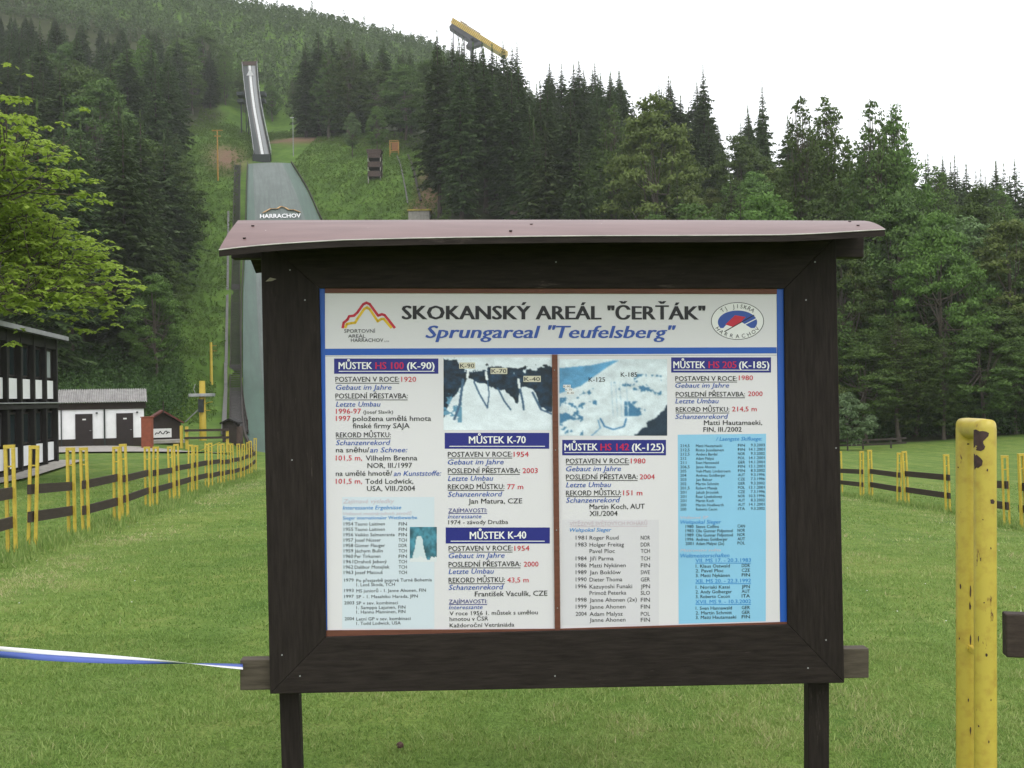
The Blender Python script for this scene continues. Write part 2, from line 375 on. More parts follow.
def strip_sheet(name, pts, width, mat, lift):
    mb = MB(); vs = []; pts = [Vector((x, y, 0)) for x, y in pts]
    for i, p in enumerate(pts):
        d = (pts[min(i + 1, len(pts) - 1)] - pts[max(i - 1, 0)]).normalized(); r = Vector((d.y, -d.x, 0))
        for k in range(5):
            q = p + r * width * (k / 4 - .5); vs.append((q.x, q.y, hz(q.x, q.y) + lift))
    mb.add(vs, [(i * 5 + k, i * 5 + k + 1, i * 5 + 6 + k, i * 5 + 5 + k) for i in range(len(pts) - 1) for k in range(4)], 0, True)
    return tag(mb.build(name, mat), kind='structure')
M['gravel'] = plain('grey_gravel', (.27, .25, .225), .9, .25, 6)
pth = [(P(u, 450, d).x, d) for u, d in [(-60, 57), (0, 57.5), (60, 58), (120, 58.5), (180, 59), (225, 60)]]
pth = [(a[0] + (b[0] - a[0]) * k / 4, a[1] + (b[1] - a[1]) * k / 4) for a, b in zip(pth, pth[1:]) for k in range(4)] + [pth[-1]]
strip_sheet('path', pth, 8.0, M['gravel'], .09)
B0 = P(57, 463, 45); BDIR = Vector((.183, -.983, 0)); BN = Vector((.983, .183, 0))      # the timber house's wall line
kb = [(B0 + BN * .45 - BDIR * 1 + BDIR * 18 * k / 12) for k in range(13)]
strip_sheet('pavement', [(p.x, p.y) for p in kb], 1.1, M['concrete'], .10)

# ------------------------------------------------------------------ notice board
TLp, TRp, BLp = P(325, 293.4, 3.60), P(776, 294.5, 3.68), P(327.5, 632, 3.615)
EX = (TRp - TLp).normalized(); NRM = EX.cross(TLp - BLp).normalized()
EYv = NRM.cross(EX)
if NRM.y > 0: NRM = -NRM; EYv = NRM.cross(EX)
def PL(u, v, off=0):
    """photo position -> point on the board plane pushed off metres to the front"""
    o = TLp + NRM * off; r = ray(u, v); e = Vector((0, 0, EYE)); k = (o - e).dot(NRM) / r.dot(NRM); return e + r * k
def pp(poly, off, th, mb=None, m=0):
    mb = mb or MB(); mb.prism([PL(u, v, off) for u, v in poly], -NRM * th, m); return mb
nb = empty('notice_board', (0, 3.66, hz(0, 3.66)), 'large dark wooden notice board with pitched metal roof and white posters, standing on the lawn', 'notice board')
OI = [(319, 288), (784.5, 288.5), (788, 624.5), (326, 637)]     # opening
OO = [(260.5, 236), (836, 236), (844.5, 683), (270, 694)]       # outer
for a, b, mt in ((0, 1, 'board_wood'), (1, 2, 'board_wood_v'), (2, 3, 'board_wood'), (3, 0, 'board_wood_v')):
    sh = .15
    A, Bq, C, D = OO[a], OO[b], OI[b], OI[a]
    part(pp([A, Bq, C, D], .016, .020), 'frame_plank', M[mt], nb, .0025)
part(pp([(300, 262), (808, 262), (815, 655), (300, 660)], -.006, .014), 'back_panel', M['board_wood'], nb)
part(pp([(231, 234), (864, 234), (864, 257.5), (231, 258.5)], -.022, .05), 'crossbeam', M['board_wood'], nb, .003)
part(pp([(240, 660), (869, 648.5), (869, 678), (240, 690.5)], -.022, .05), 'crossbeam', M['weathered'], nb, .003)
for (u0, u1, w0, w1, vt) in ((279, 281.5, 299, 302, 690), (808.5, 808.5, 829.5, 830.5, 683)):
    a = PL(u0, vt, -.075); b = PL(u1, 768, -.075); c = PL(w0, vt, -.075); mb = MB()
    dn = (b - a).normalized(); wv = (c - a); top = a - dn * 1.55
    zb = hz(a.x, a.y) - .2; bot = a + dn * ((a.z - zb) / -dn.z)
    mb.prism([top, top + wv, bot + wv, bot], -NRM * .055)
    part(mb, 'leg', M['board_wood_v'], nb, .004)
# poster boards
M['poster'] = plain('white_poster', (.70, .685, .715), .35, .03, 1.5, .3)
M['p_blue'] = plain('poster_blue', s2l((35, 88, 178)), .4, .08, 3)
M['p_navy'] = plain('poster_navy', s2l((38, 42, 125)), .4, .05, 3)
M['p_red'] = plain('poster_red', s2l((196, 42, 62)), .4, .05, 3)
M['p_redb'] = plain('poster_dull_red', s2l((190, 30, 80)), .4, .05, 3)
M['p_ital'] = plain('poster_italic_blue', s2l((52, 84, 165)), .4, .05, 3)
M['p_light'] = plain('poster_light_blue', s2l((140, 196, 228)), .4, .05, 3)
M['p_pale'] = plain('poster_pale_blue', s2l((205, 216, 226)), .4, .03, 3)
M['p_lilac'] = plain('poster_pale_lilac', s2l((210, 208, 214)), .4, .02, 3)
M['p_fade'] = plain('poster_faded_pink', s2l((205, 190, 200)), .4, .02, 3)
M['p_sky'] = plain('poster_bright_blue', s2l((50, 135, 205)), .4, .05, 3)
M['p_white'] = plain('poster_letter_white', (.82, .82, .82), .4, .03, 3)
M['p_yel'] = plain('poster_yellow', s2l((225, 185, 40)), .4, .05, 3)
M['p_black'] = plain('poster_black', s2l((30, 30, 34)), .4, .05, 3)
M['brown_strip'] = wood('red_brown_strip', (.10, .040, .026), (.16, .062, .040), 'X', rough=.5)
head = part(pp([(325, 293), (776.5, 294), (777, 355), (325, 356)], .002, .006), 'header_panel', M['poster'], nb)
left = part(pp([(325, 356.3), (553, 355.8), (555, 631), (327.5, 634)], .002, .006), 'poster', M['poster'], nb)
right = part(pp([(557, 355.8), (777, 355.3), (780, 625.5), (559, 631)], .002, .006), 'poster', M['poster'], nb)
part(pp([(318.5, 287), (324.7, 287), (327.2, 640), (325, 640)], .003, .005), 'edging', M['p_blue'], nb)
part(pp([(776.8, 287), (785.5, 287), (789, 622), (780.3, 622)], .003, .005), 'edging', M['p_blue'], nb)
part(pp([(325, 286), (777, 286.5), (777, 294), (325, 293)], .007, .006), 'strip', M['brown_strip'], nb)
part(pp([(326, 630.5), (555, 629), (789, 622), (790, 632), (326, 640)], .008, .006), 'strip', M['brown_strip'], nb)
part(pp([(552, 354.5), (557.5, 354.5), (560.5, 634), (555, 634)], .010, .007), 'strip', M['brown_strip'], nb)
for (u, v) in ((554.5, 370), (555.5, 450), (556.5, 530), (557.5, 608)):
    c = PL(u, v, .0105); ring = [c + EX * .0022 * math.cos(k * math.pi / 4) + EYv * .0022 * math.sin(k * math.pi / 4) for k in range(8)]; sc = MB(); sc.prism(ring, NRM * .0012); part(sc, 'screw', M['steel'], nb)
for (u, v) in ((290, 270), (305, 300), (282, 655), (300, 676), (815, 262), (806, 300), (836, 448), (826, 640), (808, 668), (555, 676), (556, 262), (292, 460)):
    c = PL(u, v, .0163); mb = MB(); mb.prism([c + EX * .003 * math.cos(k * math.pi / 4) + EYv * .003 * math.sin(k * math.pi / 4) for k in range(8)], NRM * .001); part(mb, 'nail', M['steel'], nb)
ch = pp([(265.5, 281.5), (270, 277.5), (276.5, 279), (272, 281)], .0167, .0006); part(ch, 'paint_chip', plain('bare_wood_chip', (.30, .27, .2), .8), nb)

# flat printed shapes and lettering
FLAT = {}       # panel -> MB of flat printed fields, materials
INK = ['p_blue', 'p_navy', 'p_red', 'p_ital', 'p_light', 'p_pale', 'p_lilac', 'p_fade', 'p_sky', 'p_white', 'p_yel', 'p_black', 'p_redb']
def flat(panel, poly, ink, off=.0024):
    mb = FLAT.setdefault(panel, MB()); mb.add([PL(u, v, off) for u, v in poly], [tuple(range(len(poly)))], INK.index(ink))
TEXTS = []
def T(panel, s, u0, u1, v, cap, ink, it=False, bold=0.0, ul=None):
    TEXTS.append((panel, s, u0, u1, v, cap, ink, it, bold))
    if ul: flat(panel, [(u0, v + ul), (u1, v + ul), (u1, v + ul + .65), (u0, v + ul + .65)], ink, .0029)
A_ = lambda x, y: (320 + x * .23438, 280 + y * .23438)
B_ = lambda x, y: (550 + x * .23438, 280 + y * .23438)
C_ = lambda x, y: (320 + x * .24742, 450 + y * .24742)
D_ = lambda x, y: (550 + x * .24742, 450 + y * .24742)
def TX(panel, f, s, x0, x1, y, cap, ink, it=False, bold=0.0, ul=None):
    (u0, v), (u1, _) = f(x0, y), f(x1, y); k = .23438 if f in (A_, B_) else .24742
    T(panel, s, u0, u1, v, cap * k, ink, it, bold, ul * k if ul else None)
def FX(panel, f, x0, y0, x1, y1, ink, off=.0024): flat(panel, [f(x0, y0), f(x1, y0), f(x1, y1), f(x0, y1)], ink, off)
H_, L_, R_ = 'head', 'left', 'right'
T(H_, 'SKOKANSKÝ AREÁL "ČERŤÁK"', 402.5, 704.7, 319.4, 13.4, 'p_black', False, .029)
T(H_, 'Sprungareal "Teufelsberg"', 426, 675.5, 338, 12.2, 'p_ital', True, .020)
flat(H_, [(325, 348.7), (776.6, 347.2), (776.8, 353.4), (325, 355.3)], 'p_blue')
def band(panel, f, pts, w, ink, off):
    for (a, b) in zip(pts, pts[1:]):
        dx, dy = b[0] - a[0], b[1] - a[1]; l = math.hypot(dx, dy); px, py = -dy / l * w / 2, dx / l * w / 2; ex, ey = dx / l * w * .25, dy / l * w * .25
        flat(panel, [f(a[0] - ex + px, a[1] - ey + py), f(b[0] + ex + px, b[1] + ey + py), f(b[0] + ex - px, b[1] + ey - py), f(a[0] - ex - px, a[1] - ey - py)], ink, off)
band(H_, A_, [(108, 203), (114, 188), (133, 184), (150, 182), (160, 165), (188, 124), (200, 117), (212, 124), (246, 176), (262, 166), (272, 166), (304, 203)], 11, 'p_yel', .0024)
band(H_, A_, [(97, 203), (101, 182), (118, 168), (124, 155), (145, 152), (160, 138), (184, 104), (198, 97), (212, 103), (248, 152), (264, 146), (276, 150), (318, 203)], 11, 'p_red', .0026)
TX(H_, A_, 'SPORTOVNÍ', 103, 236, 225, 15, 'p_black'); TX(H_, A_, 'AREÁL', 120, 194, 246, 14, 'p_black'); TX(H_, A_, 'HARRACHOV', 132, 270, 264, 15, 'p_black'); TX(H_, A_, 's.r.o.', 275, 296, 264, 8, 'p_black')
# club badge: ring, wording and plain colour fields
def ell(rx, ry, n=48, c=(800, 175), a0=0, a1=360): return [B_(c[0] + rx * math.cos(R(a0 + (a1 - a0) * i / n)), c[1] + ry * math.sin(R(a0 + (a1 - a0) * i / n))) for i in range(n + (a1 - a0 < 360))]
flat(H_, ell(113, 80), 'p_black', .0023); flat(H_, ell(110, 77.5), 'p_white', .00245)
flat(H_, ell(84, 50, 30, (800, 180), 150, 390), 'p_ital', .0026)
flat(H_, [B_(730, 215), B_(772, 170), B_(796, 190), B_(815, 178), B_(868, 212), B_(835, 232), B_(765, 232)], 'p_white', .0027)
flat(H_, [B_(748, 190), B_(790, 150), B_(835, 158), B_(812, 182), B_(780, 200)], 'p_red', .0028)
band(H_, B_, [(745, 220), (870, 150)], 4, 'p_black', .0029); band(H_, B_, [(760, 226), (880, 165)], 4, 'p_white', .0029)
ARC = []
def arc_text(s, a0, a1, rx, ry, flip):
    for i, chh in enumerate(s):
        if chh == ' ': continue
        a = a0 + (a1 - a0) * i / (len(s) - 1); ARC.append((chh, 800 + rx * math.cos(R(a)), 176 + ry * math.sin(R(a)), (a + 90) if not flip else (a - 90)))
arc_text('TJ JISKRA', 228, 312, 97, 64, False); arc_text('HARRACHOV', 150, 30, 97, 64, True)

def block(panel, f, x, y, dy, yr_post, yr_prest, record, s=1.0, dx=0):
    """standard four entries; y = baselines, x = left edge, widths in the crop's own units"""
def bar(panel, f, x0, y0, x1, y1, items, base, cap, ul):
    FX(panel, f, x0, y0, x1, y1, 'p_navy')
    for s, a, b, ink in items: TX(panel, f, s, a, b, base, cap, ink, False, .02)
    FX(panel, f, ul[0], ul[2], ul[1], ul[2] + 3, 'p_white', .0028)
def rows(panel, f, lst, cap, ink='p_black', bold=.001):
    for s, a, b, y in lst: TX(panel, f, s, a, b, y, cap, ink, False, bold)
K = 'p_black'; I = 'p_ital'; RD = 'p_red'
bar(L_, A_, 60, 335, 505, 400, [('MŮSTEK', 80, 222, 'p_white'), ('HS 100', 237, 357, 'p_redb'), ('(K-90)', 372, 488, 'p_white')], 380, 29, (80, 488, 388))
for (s, a, b, y, ink, it, ul) in [('POSTAVEN V ROCE:', 66, 338, 434, K, 0, 5), ('1920', 347, 410, 434, RD, 0, 0), ('Gebaut im Jahre', 68, 305, 468, I, 1, 0), ('POSLEDNÍ PŘESTAVBA:', 66, 374, 505, K, 0, 5), ('Letzte Umbau', 68, 258, 540, I, 1, 0),
        ('1996-97', 68, 175, 570, RD, 0, 0), ('1997', 68, 130, 601, RD, 0, 0), ('položena umělá hmota', 140, 474, 601, K, 0, 0), ('finské firmy SAJA', 140, 382, 632, K, 0, 0), ('REKORD MŮSTKU:', 68, 302, 671, K, 0, 5),
        ('Schanzenrekord', 68, 300, 704, I, 1, 0), ('na sněhu/', 68, 210, 735, K, 0, 0), ('an Schnee:', 213, 373, 735, I, 1, 0)]:
    TX(L_, A_, s, a, b, y, 21, ink, bool(it), .011, ul or None)
TX(L_, A_, '(Josef Slavík)', 185, 312, 570, 14, K)
for (s, a, b, y, ink, it) in [('101,5 m,', 64, 170, 42, RD, 0), ('Vilhelm Brenna', 185, 393, 42, K, 0), ('NOR, III./1997', 192, 372, 72, K, 0), ('na umělé hmotě/', 64, 292, 104, K, 0), ('an Kunststoffe:', 298, 490, 104, I, 1), ('101,5 m,', 64, 170, 136, RD, 0), ('Todd Lodwick,', 183, 377, 136, K, 0), ('USA, VIII./2004', 190, 384, 165, K, 0)]:
    TX(L_, C_, s, a, b, y, 20, ink, bool(it), .011)
FX(L_, C_, 90, 190, 462, 722, 'p_pale')
TX(L_, C_, 'Zajímavé výsledky', 93, 300, 215, 17, 'p_fade', True); TX(L_, C_, 'Interessante Ergebnisse', 92, 328, 240, 15, 'p_sky', True, .01)
TX(L_, C_, 'Vítězové mezinárodních závodů', 93, 370, 262, 12, 'p_fade', True); TX(L_, C_, 'Sieger internationaler Wettbewerbe', 93, 392, 280, 13, 'p_sky', False, .01)
for i, (yr, nm, x1, ct) in enumerate([('1954', 'Tauno Laitinen', 262, 'FIN'), ('1955', 'Tauno Laitinen', 262, 'FIN'), ('1956', 'Veikko Salmenranta', 302, 'FIN'), ('1957', 'Josef Nüsser', 246, 'TCH'), ('1958', 'Günter Flauger', 263, 'DDR'), ('1959', 'Jáchym Bulín', 254, 'TCH'), ('1960', 'Per Tirkonen', 244, 'FIN'), ('1961', 'Drahoš Jebavý', 270, 'TCH'), ('1962', 'Dalibor Motejlek', 281, 'TCH'), ('1963', 'Josef Matouš', 253, 'TCH')]):
    y = 305 + i * 21.8; rows(L_, C_, [(yr, 96, 134, y), (nm, 140, x1, y), (ct, 318, 351, y)], 13)
rows(L_, C_, [('1979', 98, 136, 532), ('Po přestavbě poprvé Turné Bohemia', 147, 452, 532), ('1. Leoš Škoda, TCH', 147, 302, 550), ('1993', 98, 136, 574), ('MS juniorů - 1. Janne Ahonen, FIN', 147, 428, 574), ('1997', 98, 136, 598), ('SP - 1. Masahiko Harada, JPN', 147, 395, 598), ('2003', 98, 138, 624), ('SP v sev. kombinaci', 147, 315, 624), ('1. Samppa Lajunen, FIN', 147, 345, 642), ('1. Hannu Manninen, FIN', 147, 345, 660), ('2004', 100, 138, 688), ('Letní GP v sev. kombinaci', 147, 366, 688), ('1. Todd Lodwick, USA', 147, 326, 706)], 12.5)
bar(L_, A_, 532, 652, 978, 720, [('MŮSTEK K-70', 636, 877, 'p_white')], 697, 30, (552, 960, 708))
bar(L_, C_, 508, 313, 929, 378, [('MŮSTEK K-40', 606, 833, 'p_white')], 359, 29, (528, 908, 367))
for (s, a, b, y, ink, it, ul) in [('POSTAVEN V ROCE:', 517, 777, 27, K, 0, 4), ('1954', 783, 843, 27, RD, 0, 0), ('Gebaut im Jahre', 517, 742, 58, I, 1, 0), ('POSLEDNÍ PŘESTAVBA:', 517, 808, 93, K, 0, 4), ('2003', 819, 880, 93, RD, 0, 0), ('Letzte Umbau', 517, 700, 124, I, 1, 0), ('REKORD MŮSTKU:', 517, 745, 158, K, 0, 4), ('77 m', 757, 821, 158, RD, 0, 0), ('Schanzenrekord', 517, 737, 188, I, 1, 0), ('Jan Matura, CZE', 600, 817, 216, K, 0, 0),
        ('POSTAVEN V ROCE:', 520, 778, 407, K, 0, 4), ('1954', 786, 846, 407, RD, 0, 0), ('Gebaut im Jahre', 520, 746, 436, I, 1, 0), ('POSLEDNÍ PŘESTAVBA:', 520, 811, 471, K, 0, 4), ('2000', 824, 883, 471, RD, 0, 0), ('Letzte Umbau', 520, 703, 500, I, 1, 0), ('REKORD MŮSTKU:', 520, 747, 535, K, 0, 4), ('43,5 m', 757, 843, 535, RD, 0, 0), ('Schanzenrekord', 520, 742, 564, I, 1, 0), ('František Vaculík, CZE', 626, 919, 590, K, 0, 0)]:
    TX(L_, C_, s, a, b, y, 20, ink, bool(it), .011, ul or None)
for (s, a, b, y, ink, it, ul) in [('ZAJÍMAVOSTI:', 519, 675, 252, 'p_navy', 0, 3), ('Interessante', 517, 652, 276, I, 1, 0), ('1974 - závody Družba', 519, 760, 299, K, 0, 0), ('ZAJÍMAVOSTI:', 521, 676, 620, 'p_navy', 0, 3), ('Interessante', 521, 657, 643, I, 1, 0), ('V roce 1956 1. můstek s umělou', 524, 880, 666, K, 0, 0), ('hmotou v ČSR', 524, 680, 690, K, 0, 0), ('Každoroční Vetrániáda', 524, 785, 715, K, 0, 0)]:
    TX(L_, C_, s, a, b, y, 16, ink, bool(it), .004, ul or None)
bar(R_, B_, 52, 682, 495, 748, [('MŮSTEK', 62, 203, 'p_white'), ('HS 142', 216, 337, 'p_redb'), ('(K-125)', 350, 486, 'p_white')], 727, 29, (62, 486, 735))
bar(R_, B_, 517, 330, 943, 395, [('MŮSTEK', 527, 662, 'p_white'), ('HS 205', 677, 795, 'p_redb'), ('(K-185)', 807, 935, 'p_white')], 376, 29, (527, 935, 383))
for (s, a, b, y, ink, it, ul) in [('POSTAVEN V ROCE:', 65, 320, 54, K, 0, 4), ('1980', 327, 386, 54, RD, 0, 0), ('Gebaut im Jahre', 65, 287, 85, I, 1, 0), ('POSLEDNÍ PŘESTAVBA:', 65, 354, 118, K, 0, 4), ('2004', 363, 423, 118, RD, 0, 0), ('Letzte Umbau', 65, 247, 150, I, 1, 0), ('REKORD MŮSTKU:', 65, 287, 183, K, 0, 4), ('151 m', 296, 373, 183, RD, 0, 0), ('Schanzenrekord', 65, 283, 212, I, 1, 0), ('Martin Koch, AUT', 160, 383, 238, K, 0, 0), ('XII./2004', 160, 273, 266, K, 0, 0)]:
    TX(R_, D_, s, a, b, y, 20, ink, bool(it), .011, ul or None)
for (s, a, b, y, ink, it, ul) in [('POSTAVEN V ROCE:', 535, 798, 430, K, 0, 4), ('1980', 806, 866, 427, RD, 0, 0), ('Gebaut im Jahre', 535, 764, 459, I, 1, 0), ('POSLEDNÍ PŘESTAVBA:', 537, 832, 497, K, 0, 4), ('2000', 845, 907, 495, RD, 0, 0), ('Letzte Umbau', 535, 720, 526, I, 1, 0), ('REKORD MŮSTKU:', 537, 765, 562, K, 0, 4), ('214,5 m', 777, 882, 560, RD, 0, 0), ('Schanzenrekord', 535, 760, 592, I, 1, 0), ('Matti Hautamaeki,', 657, 905, 618, K, 0, 0), ('FIN, III./2002', 655, 818, 647, K, 0, 0)]:
    TX(R_, B_, s, a, b, y, 20, ink, bool(it), .011, ul or None)
FX(R_, D_, 50, 282, 440, 708, 'p_lilac'); TX(R_, D_, 'VÍTĚZOVÉ SVĚTOVÝCH POHÁRŮ', 80, 393, 304, 15, 'p_fade', False, .01, 3); TX(R_, D_, 'Weltpokal Sieger', 80, 248, 330, 15, 'p_sky', True, .01)
for yr, nm, x1, ct, y in [('1981', 'Roger Ruud', 277, 'NOR', 362), ('1983', 'Holger Freitag', 299, 'DDR', 390), ('', 'Pavel Ploc', 262, 'TCH', 416), ('1984', 'Jiří Parma', 257, 'TCH', 446), ('1986', 'Matti Nykänen', 306, 'FIN', 474), ('1989', 'Jan Boklöw', 286, 'SWE', 502), ('1990', 'Dieter Thoma', 292, 'GER', 531), ('1996', 'Kazuyoshi Funaki', 332, 'JPN', 559), ('', 'Primož Peterka', 308, 'SLO', 585), ('1998', 'Janne Ahonen (2x)', 351, 'FIN', 613), ('1999', 'Janne Ahonen', 305, 'FIN', 641), ('2004', 'Adam Malysz', 294, 'POL', 670), ('', 'Janne Ahonen', 305, 'FIN', 694)]:
    rows(R_, D_, ([(yr, 104, 148, y)] if yr else []) + [(nm, 160, x1, y), (ct, 367, 404, y)], 16, K, .003)
flat(R_, [B_(545, 660), B_(922, 656), D_(872, 692), D_(520, 703)], 'p_light')
TX(R_, B_, '/ Laengste Skifluege:', 708, 905, 685, 16, 'p_sky', True, .012)
fl = [('214,5', 'Matti Hautamaeki', 'FIN', '9.3.2003'), ('212,5', 'Risto Jussilainen', 'FIN', '14.1.2001'), ('212,5', 'Anders Bardal', 'NOR', '9.3.2002'), ('212', 'Adam Malysz', 'POL', '14.1.2001'), ('211', 'Sven Hannawald', 'GER', '14.1.2001'), ('206,5', 'Janne Ahonen', 'FIN', '13.1.2001'), ('205', 'Veli-Matti Lindstroem', 'FIN', '8.3.2002'), ('204', 'Andreas Goldberger', 'AUT', '9.3.1996'), ('203', 'Jan Balcar', 'CZE', '7.3.1996'), ('202', 'Martin Schmitt', 'GER', '9.3.2002'), ('201,5', 'Robert Mateja', 'POL', '13.1.2001'), ('201', 'Jakub Jiroutek', 'CZE', '7.3.1996'), ('201', 'Roar Ljoekelsoey', 'NOR', '10.3.1996'), ('201', 'Martin Koch', 'AUT', '8.3.2002'), ('200', 'Martin Hoellwarth', 'AUT', '14.1.2001'), ('200', 'Roberto Cecon', 'ITA', '9.3.2002')]
for i, (a, b, c, dte) in enumerate(fl):
    y = -12 + i * 17.1
    rows(R_, D_, [(a, 527, 527 + (37 if ',' in a else 24), y), (b, 590, 590 + 6.6 * len(b), y), (c, 760, 788, y - 2), (dte, 868 - 7 * len(dte), 868, y - 3)], 11, K, 0)
TX(R_, D_, 'Vítězové SP', 527, 640, 278, 11, 'p_fade', True); TX(R_, D_, 'Weltpokal Sieger', 527, 692, 298, 15, 'p_sky', True, .012)
for i, (a, b, c) in enumerate([('1980', 'Steve Collins', 'CAN'), ('1983', 'Ole Gunnar Fidjestoel', 'NOR'), ('1989', 'Ole Gunnar Fidjestoel', 'NOR'), ('1996', 'Andreas Goldberger', 'AUT'), ('2001', 'Adam Malysz (2x)', 'POL')]):
    y = 315 + i * 17.2; rows(R_, D_, [(a, 548, 580, y), (b, 590, 590 + 7.1 * len(b), y), (c, 758, 788, y - 2)], 12, K, .005)
TX(R_, D_, 'Mistrovství světa', 527, 690, 410, 11, 'p_fade', True); TX(R_, D_, 'Weltmeisterschaften', 527, 725, 434, 16, 'p_sky', True, .012)
for s, x1, y in [('VII. MS 17. - 20.3.1983', 812, 453), ('XII. MS 20. - 22.3.1992', 812, 536), ('XVII. MS 9. - 10.3.2002', 812, 620)]: TX(R_, D_, s, 588, x1, y, 15, 'p_sky', False, .012, 3)
for i, (b, c, y) in enumerate([('1. Klaus Ostwald', 'DDR', 475), ('2. Pavel Ploc', 'CZE', 494), ('3. Matti Nykänen', 'FIN', 513), ('1. Noriaki Kasai', 'JPN', 560), ('2. Andy Golberger', 'AUT', 579), ('3. Roberto Cecon', 'ITA', 598), ('1. Sven Hannawald', 'GER', 645), ('2. Martin Schmitt', 'GER', 664), ('3. Matti Hautamaeki', 'FIN', 682)]):
    rows(R_, D_, [(b, 589, 589 + 8.6 * len(b), y), (c, 775, 808, y - 2)], 13, K, .006)

# printed photographs: colour grids
def grid_photo(panel_obj, corners, nxg, nyg, fn, name='printed_photo'):
    (u0, v0), (u1, v1) = corners; mb = MB(); cols = []
    vs = [PL(u0 + (u1 - u0) * i / nxg, v0 + (v1 - v0) * j / nyg, .0026) for j in range(nyg + 1) for i in range(nxg + 1)]
    mb.add(vs, [(j * (nxg + 1) + i, j * (nxg + 1) + i + 1, (j + 1) * (nxg + 1) + i + 1, (j + 1) * (nxg + 1) + i) for j in range(nyg) for i in range(nxg)])
    xs, ys = np.meshgrid(np.linspace(0, 1, nxg + 1), np.linspace(0, 1, nyg + 1)); rgb = fn(xs, ys)
    local(mb, nb); me = bpy.data.meshes.new(name); me.from_pydata(mb.v, [], mb.f)
    at = me.color_attributes.new('print', 'FLOAT_COLOR', 'POINT')
    lin = np.where(rgb <= .04045, rgb / 12.92, ((rgb + .055) / 1.055) ** 2.4)
    at.data.foreach_set('color', np.concatenate([lin, np.ones(lin.shape[:2] + (1,))], -1).astype(np.float32).ravel())
    me.materials.append(M['print']); o = link(name, me, panel_obj); return o
def print_mat():
    m, t, b = nodes('photo_print'); a = t.nodes.new('ShaderNodeAttribute'); a.attribute_name = 'print'
    t.links.new(a.outputs['Color'], b.inputs['Base Color']); b.inputs['Roughness'].default_value = .4; return m
M['print'] = print_mat()
def fbm(x, y, seed, f=8.0):
    r = np.random.default_rng(seed); o = np.zeros_like(x); a = 1.0
    for k in range(5):
        g = r.random((40, 40)); X2 = x * f % 39; Y2 = y * f % 39; i = X2.astype(int); j = Y2.astype(int); fx = X2 - i; fy = Y2 - j
        o += a * (g[j, i] * (1 - fx) * (1 - fy) + g[j, i + 1] * fx * (1 - fy) + g[j + 1, i] * (1 - fx) * fy + g[j + 1, i + 1] * fx * fy); a *= .55; f *= 2
    return (o - .5) / 1.4
def seg(x, y, pts, w):
    d = np.full(x.shape, 9.)
    for (a, b) in zip(pts, pts[1:]):
        dx, dy = b[0] - a[0], b[1] - a[1]; t = np.clip(((x - a[0]) * dx + (y - a[1]) * dy) / (dx * dx + dy * dy), 0, 1); d = np.minimum(d, np.hypot(x - a[0] - t * dx, y - a[1] - t * dy))
    return d < w
def c3(c): return np.array(c, float) / 255
def soften(im, n=1):
    for _ in range(n):
        p = np.pad(im, ((1, 1), (1, 1), (0, 0)), mode='edge'); im = (p[:-2, 1:-1] + p[2:, 1:-1] + p[1:-1, :-2] + p[1:-1, 2:] + 2 * p[1:-1, 1:-1]) / 6
    return np.clip(im + np.random.default_rng(1).normal(0, .02, im.shape[:2] + (1,)), 0, 1)
def photo_a(x, y):
    n = fbm(x, y, 3); n2 = fbm(x, y, 5, 20)
    img = np.ones(x.shape + (3,)) * c3((222, 232, 240))
    ridge = np.interp(x, [0, .1, .2, .3, .45, .6, .8, 1], [.03, .05, .18, .2, .14, .17, .18, .14]) + (n2 - .5) * .14
    foot = np.interp(x, [0, .06, .18, .22, .33, .5, .6, .68, .72, .82, .9, 1], [.86, .6, .38, .28, .32, .42, .5, .66, .42, .45, .72, .78]) + (n - .5) * .12
    tr = (y > ridge) & (y < foot); img[tr] = (c3((26, 52, 76)) * (.45 + 1.0 * n2[..., None]))[tr]
    lf = (x < .17) & (y > .45) & (y < .9) & (n2 > .47); img[lf] = c3((100, 150, 180))
    for pts, w in (([(.18, .3), (.15, .65), (.1, .85)], .012), ([(.28, .33), (.33, .5), (.4, .68)], .008), ([(.4, .26), (.42, .5), (.405, .7)], .006), ([(.5, .42), (.56, .6), (.62, .72)], .008), ([(.7, .4), (.73, .6), (.74, .72)], .01), ([(.82, .48), (.9, .72), (1, .78)], .01)): img[seg(x, y, pts, w)] = c3((70, 100, 130))
    for pts in ([(.22, .28), (.225, .18)], [(.4, .3), (.39, .2)], [(.7, .42), (.69, .3)]): img[seg(x, y, pts, .012)] = c3((235, 240, 245))
    return soften(img * (.94 + .12 * fbm(x, y, 31, 12)[..., None]))
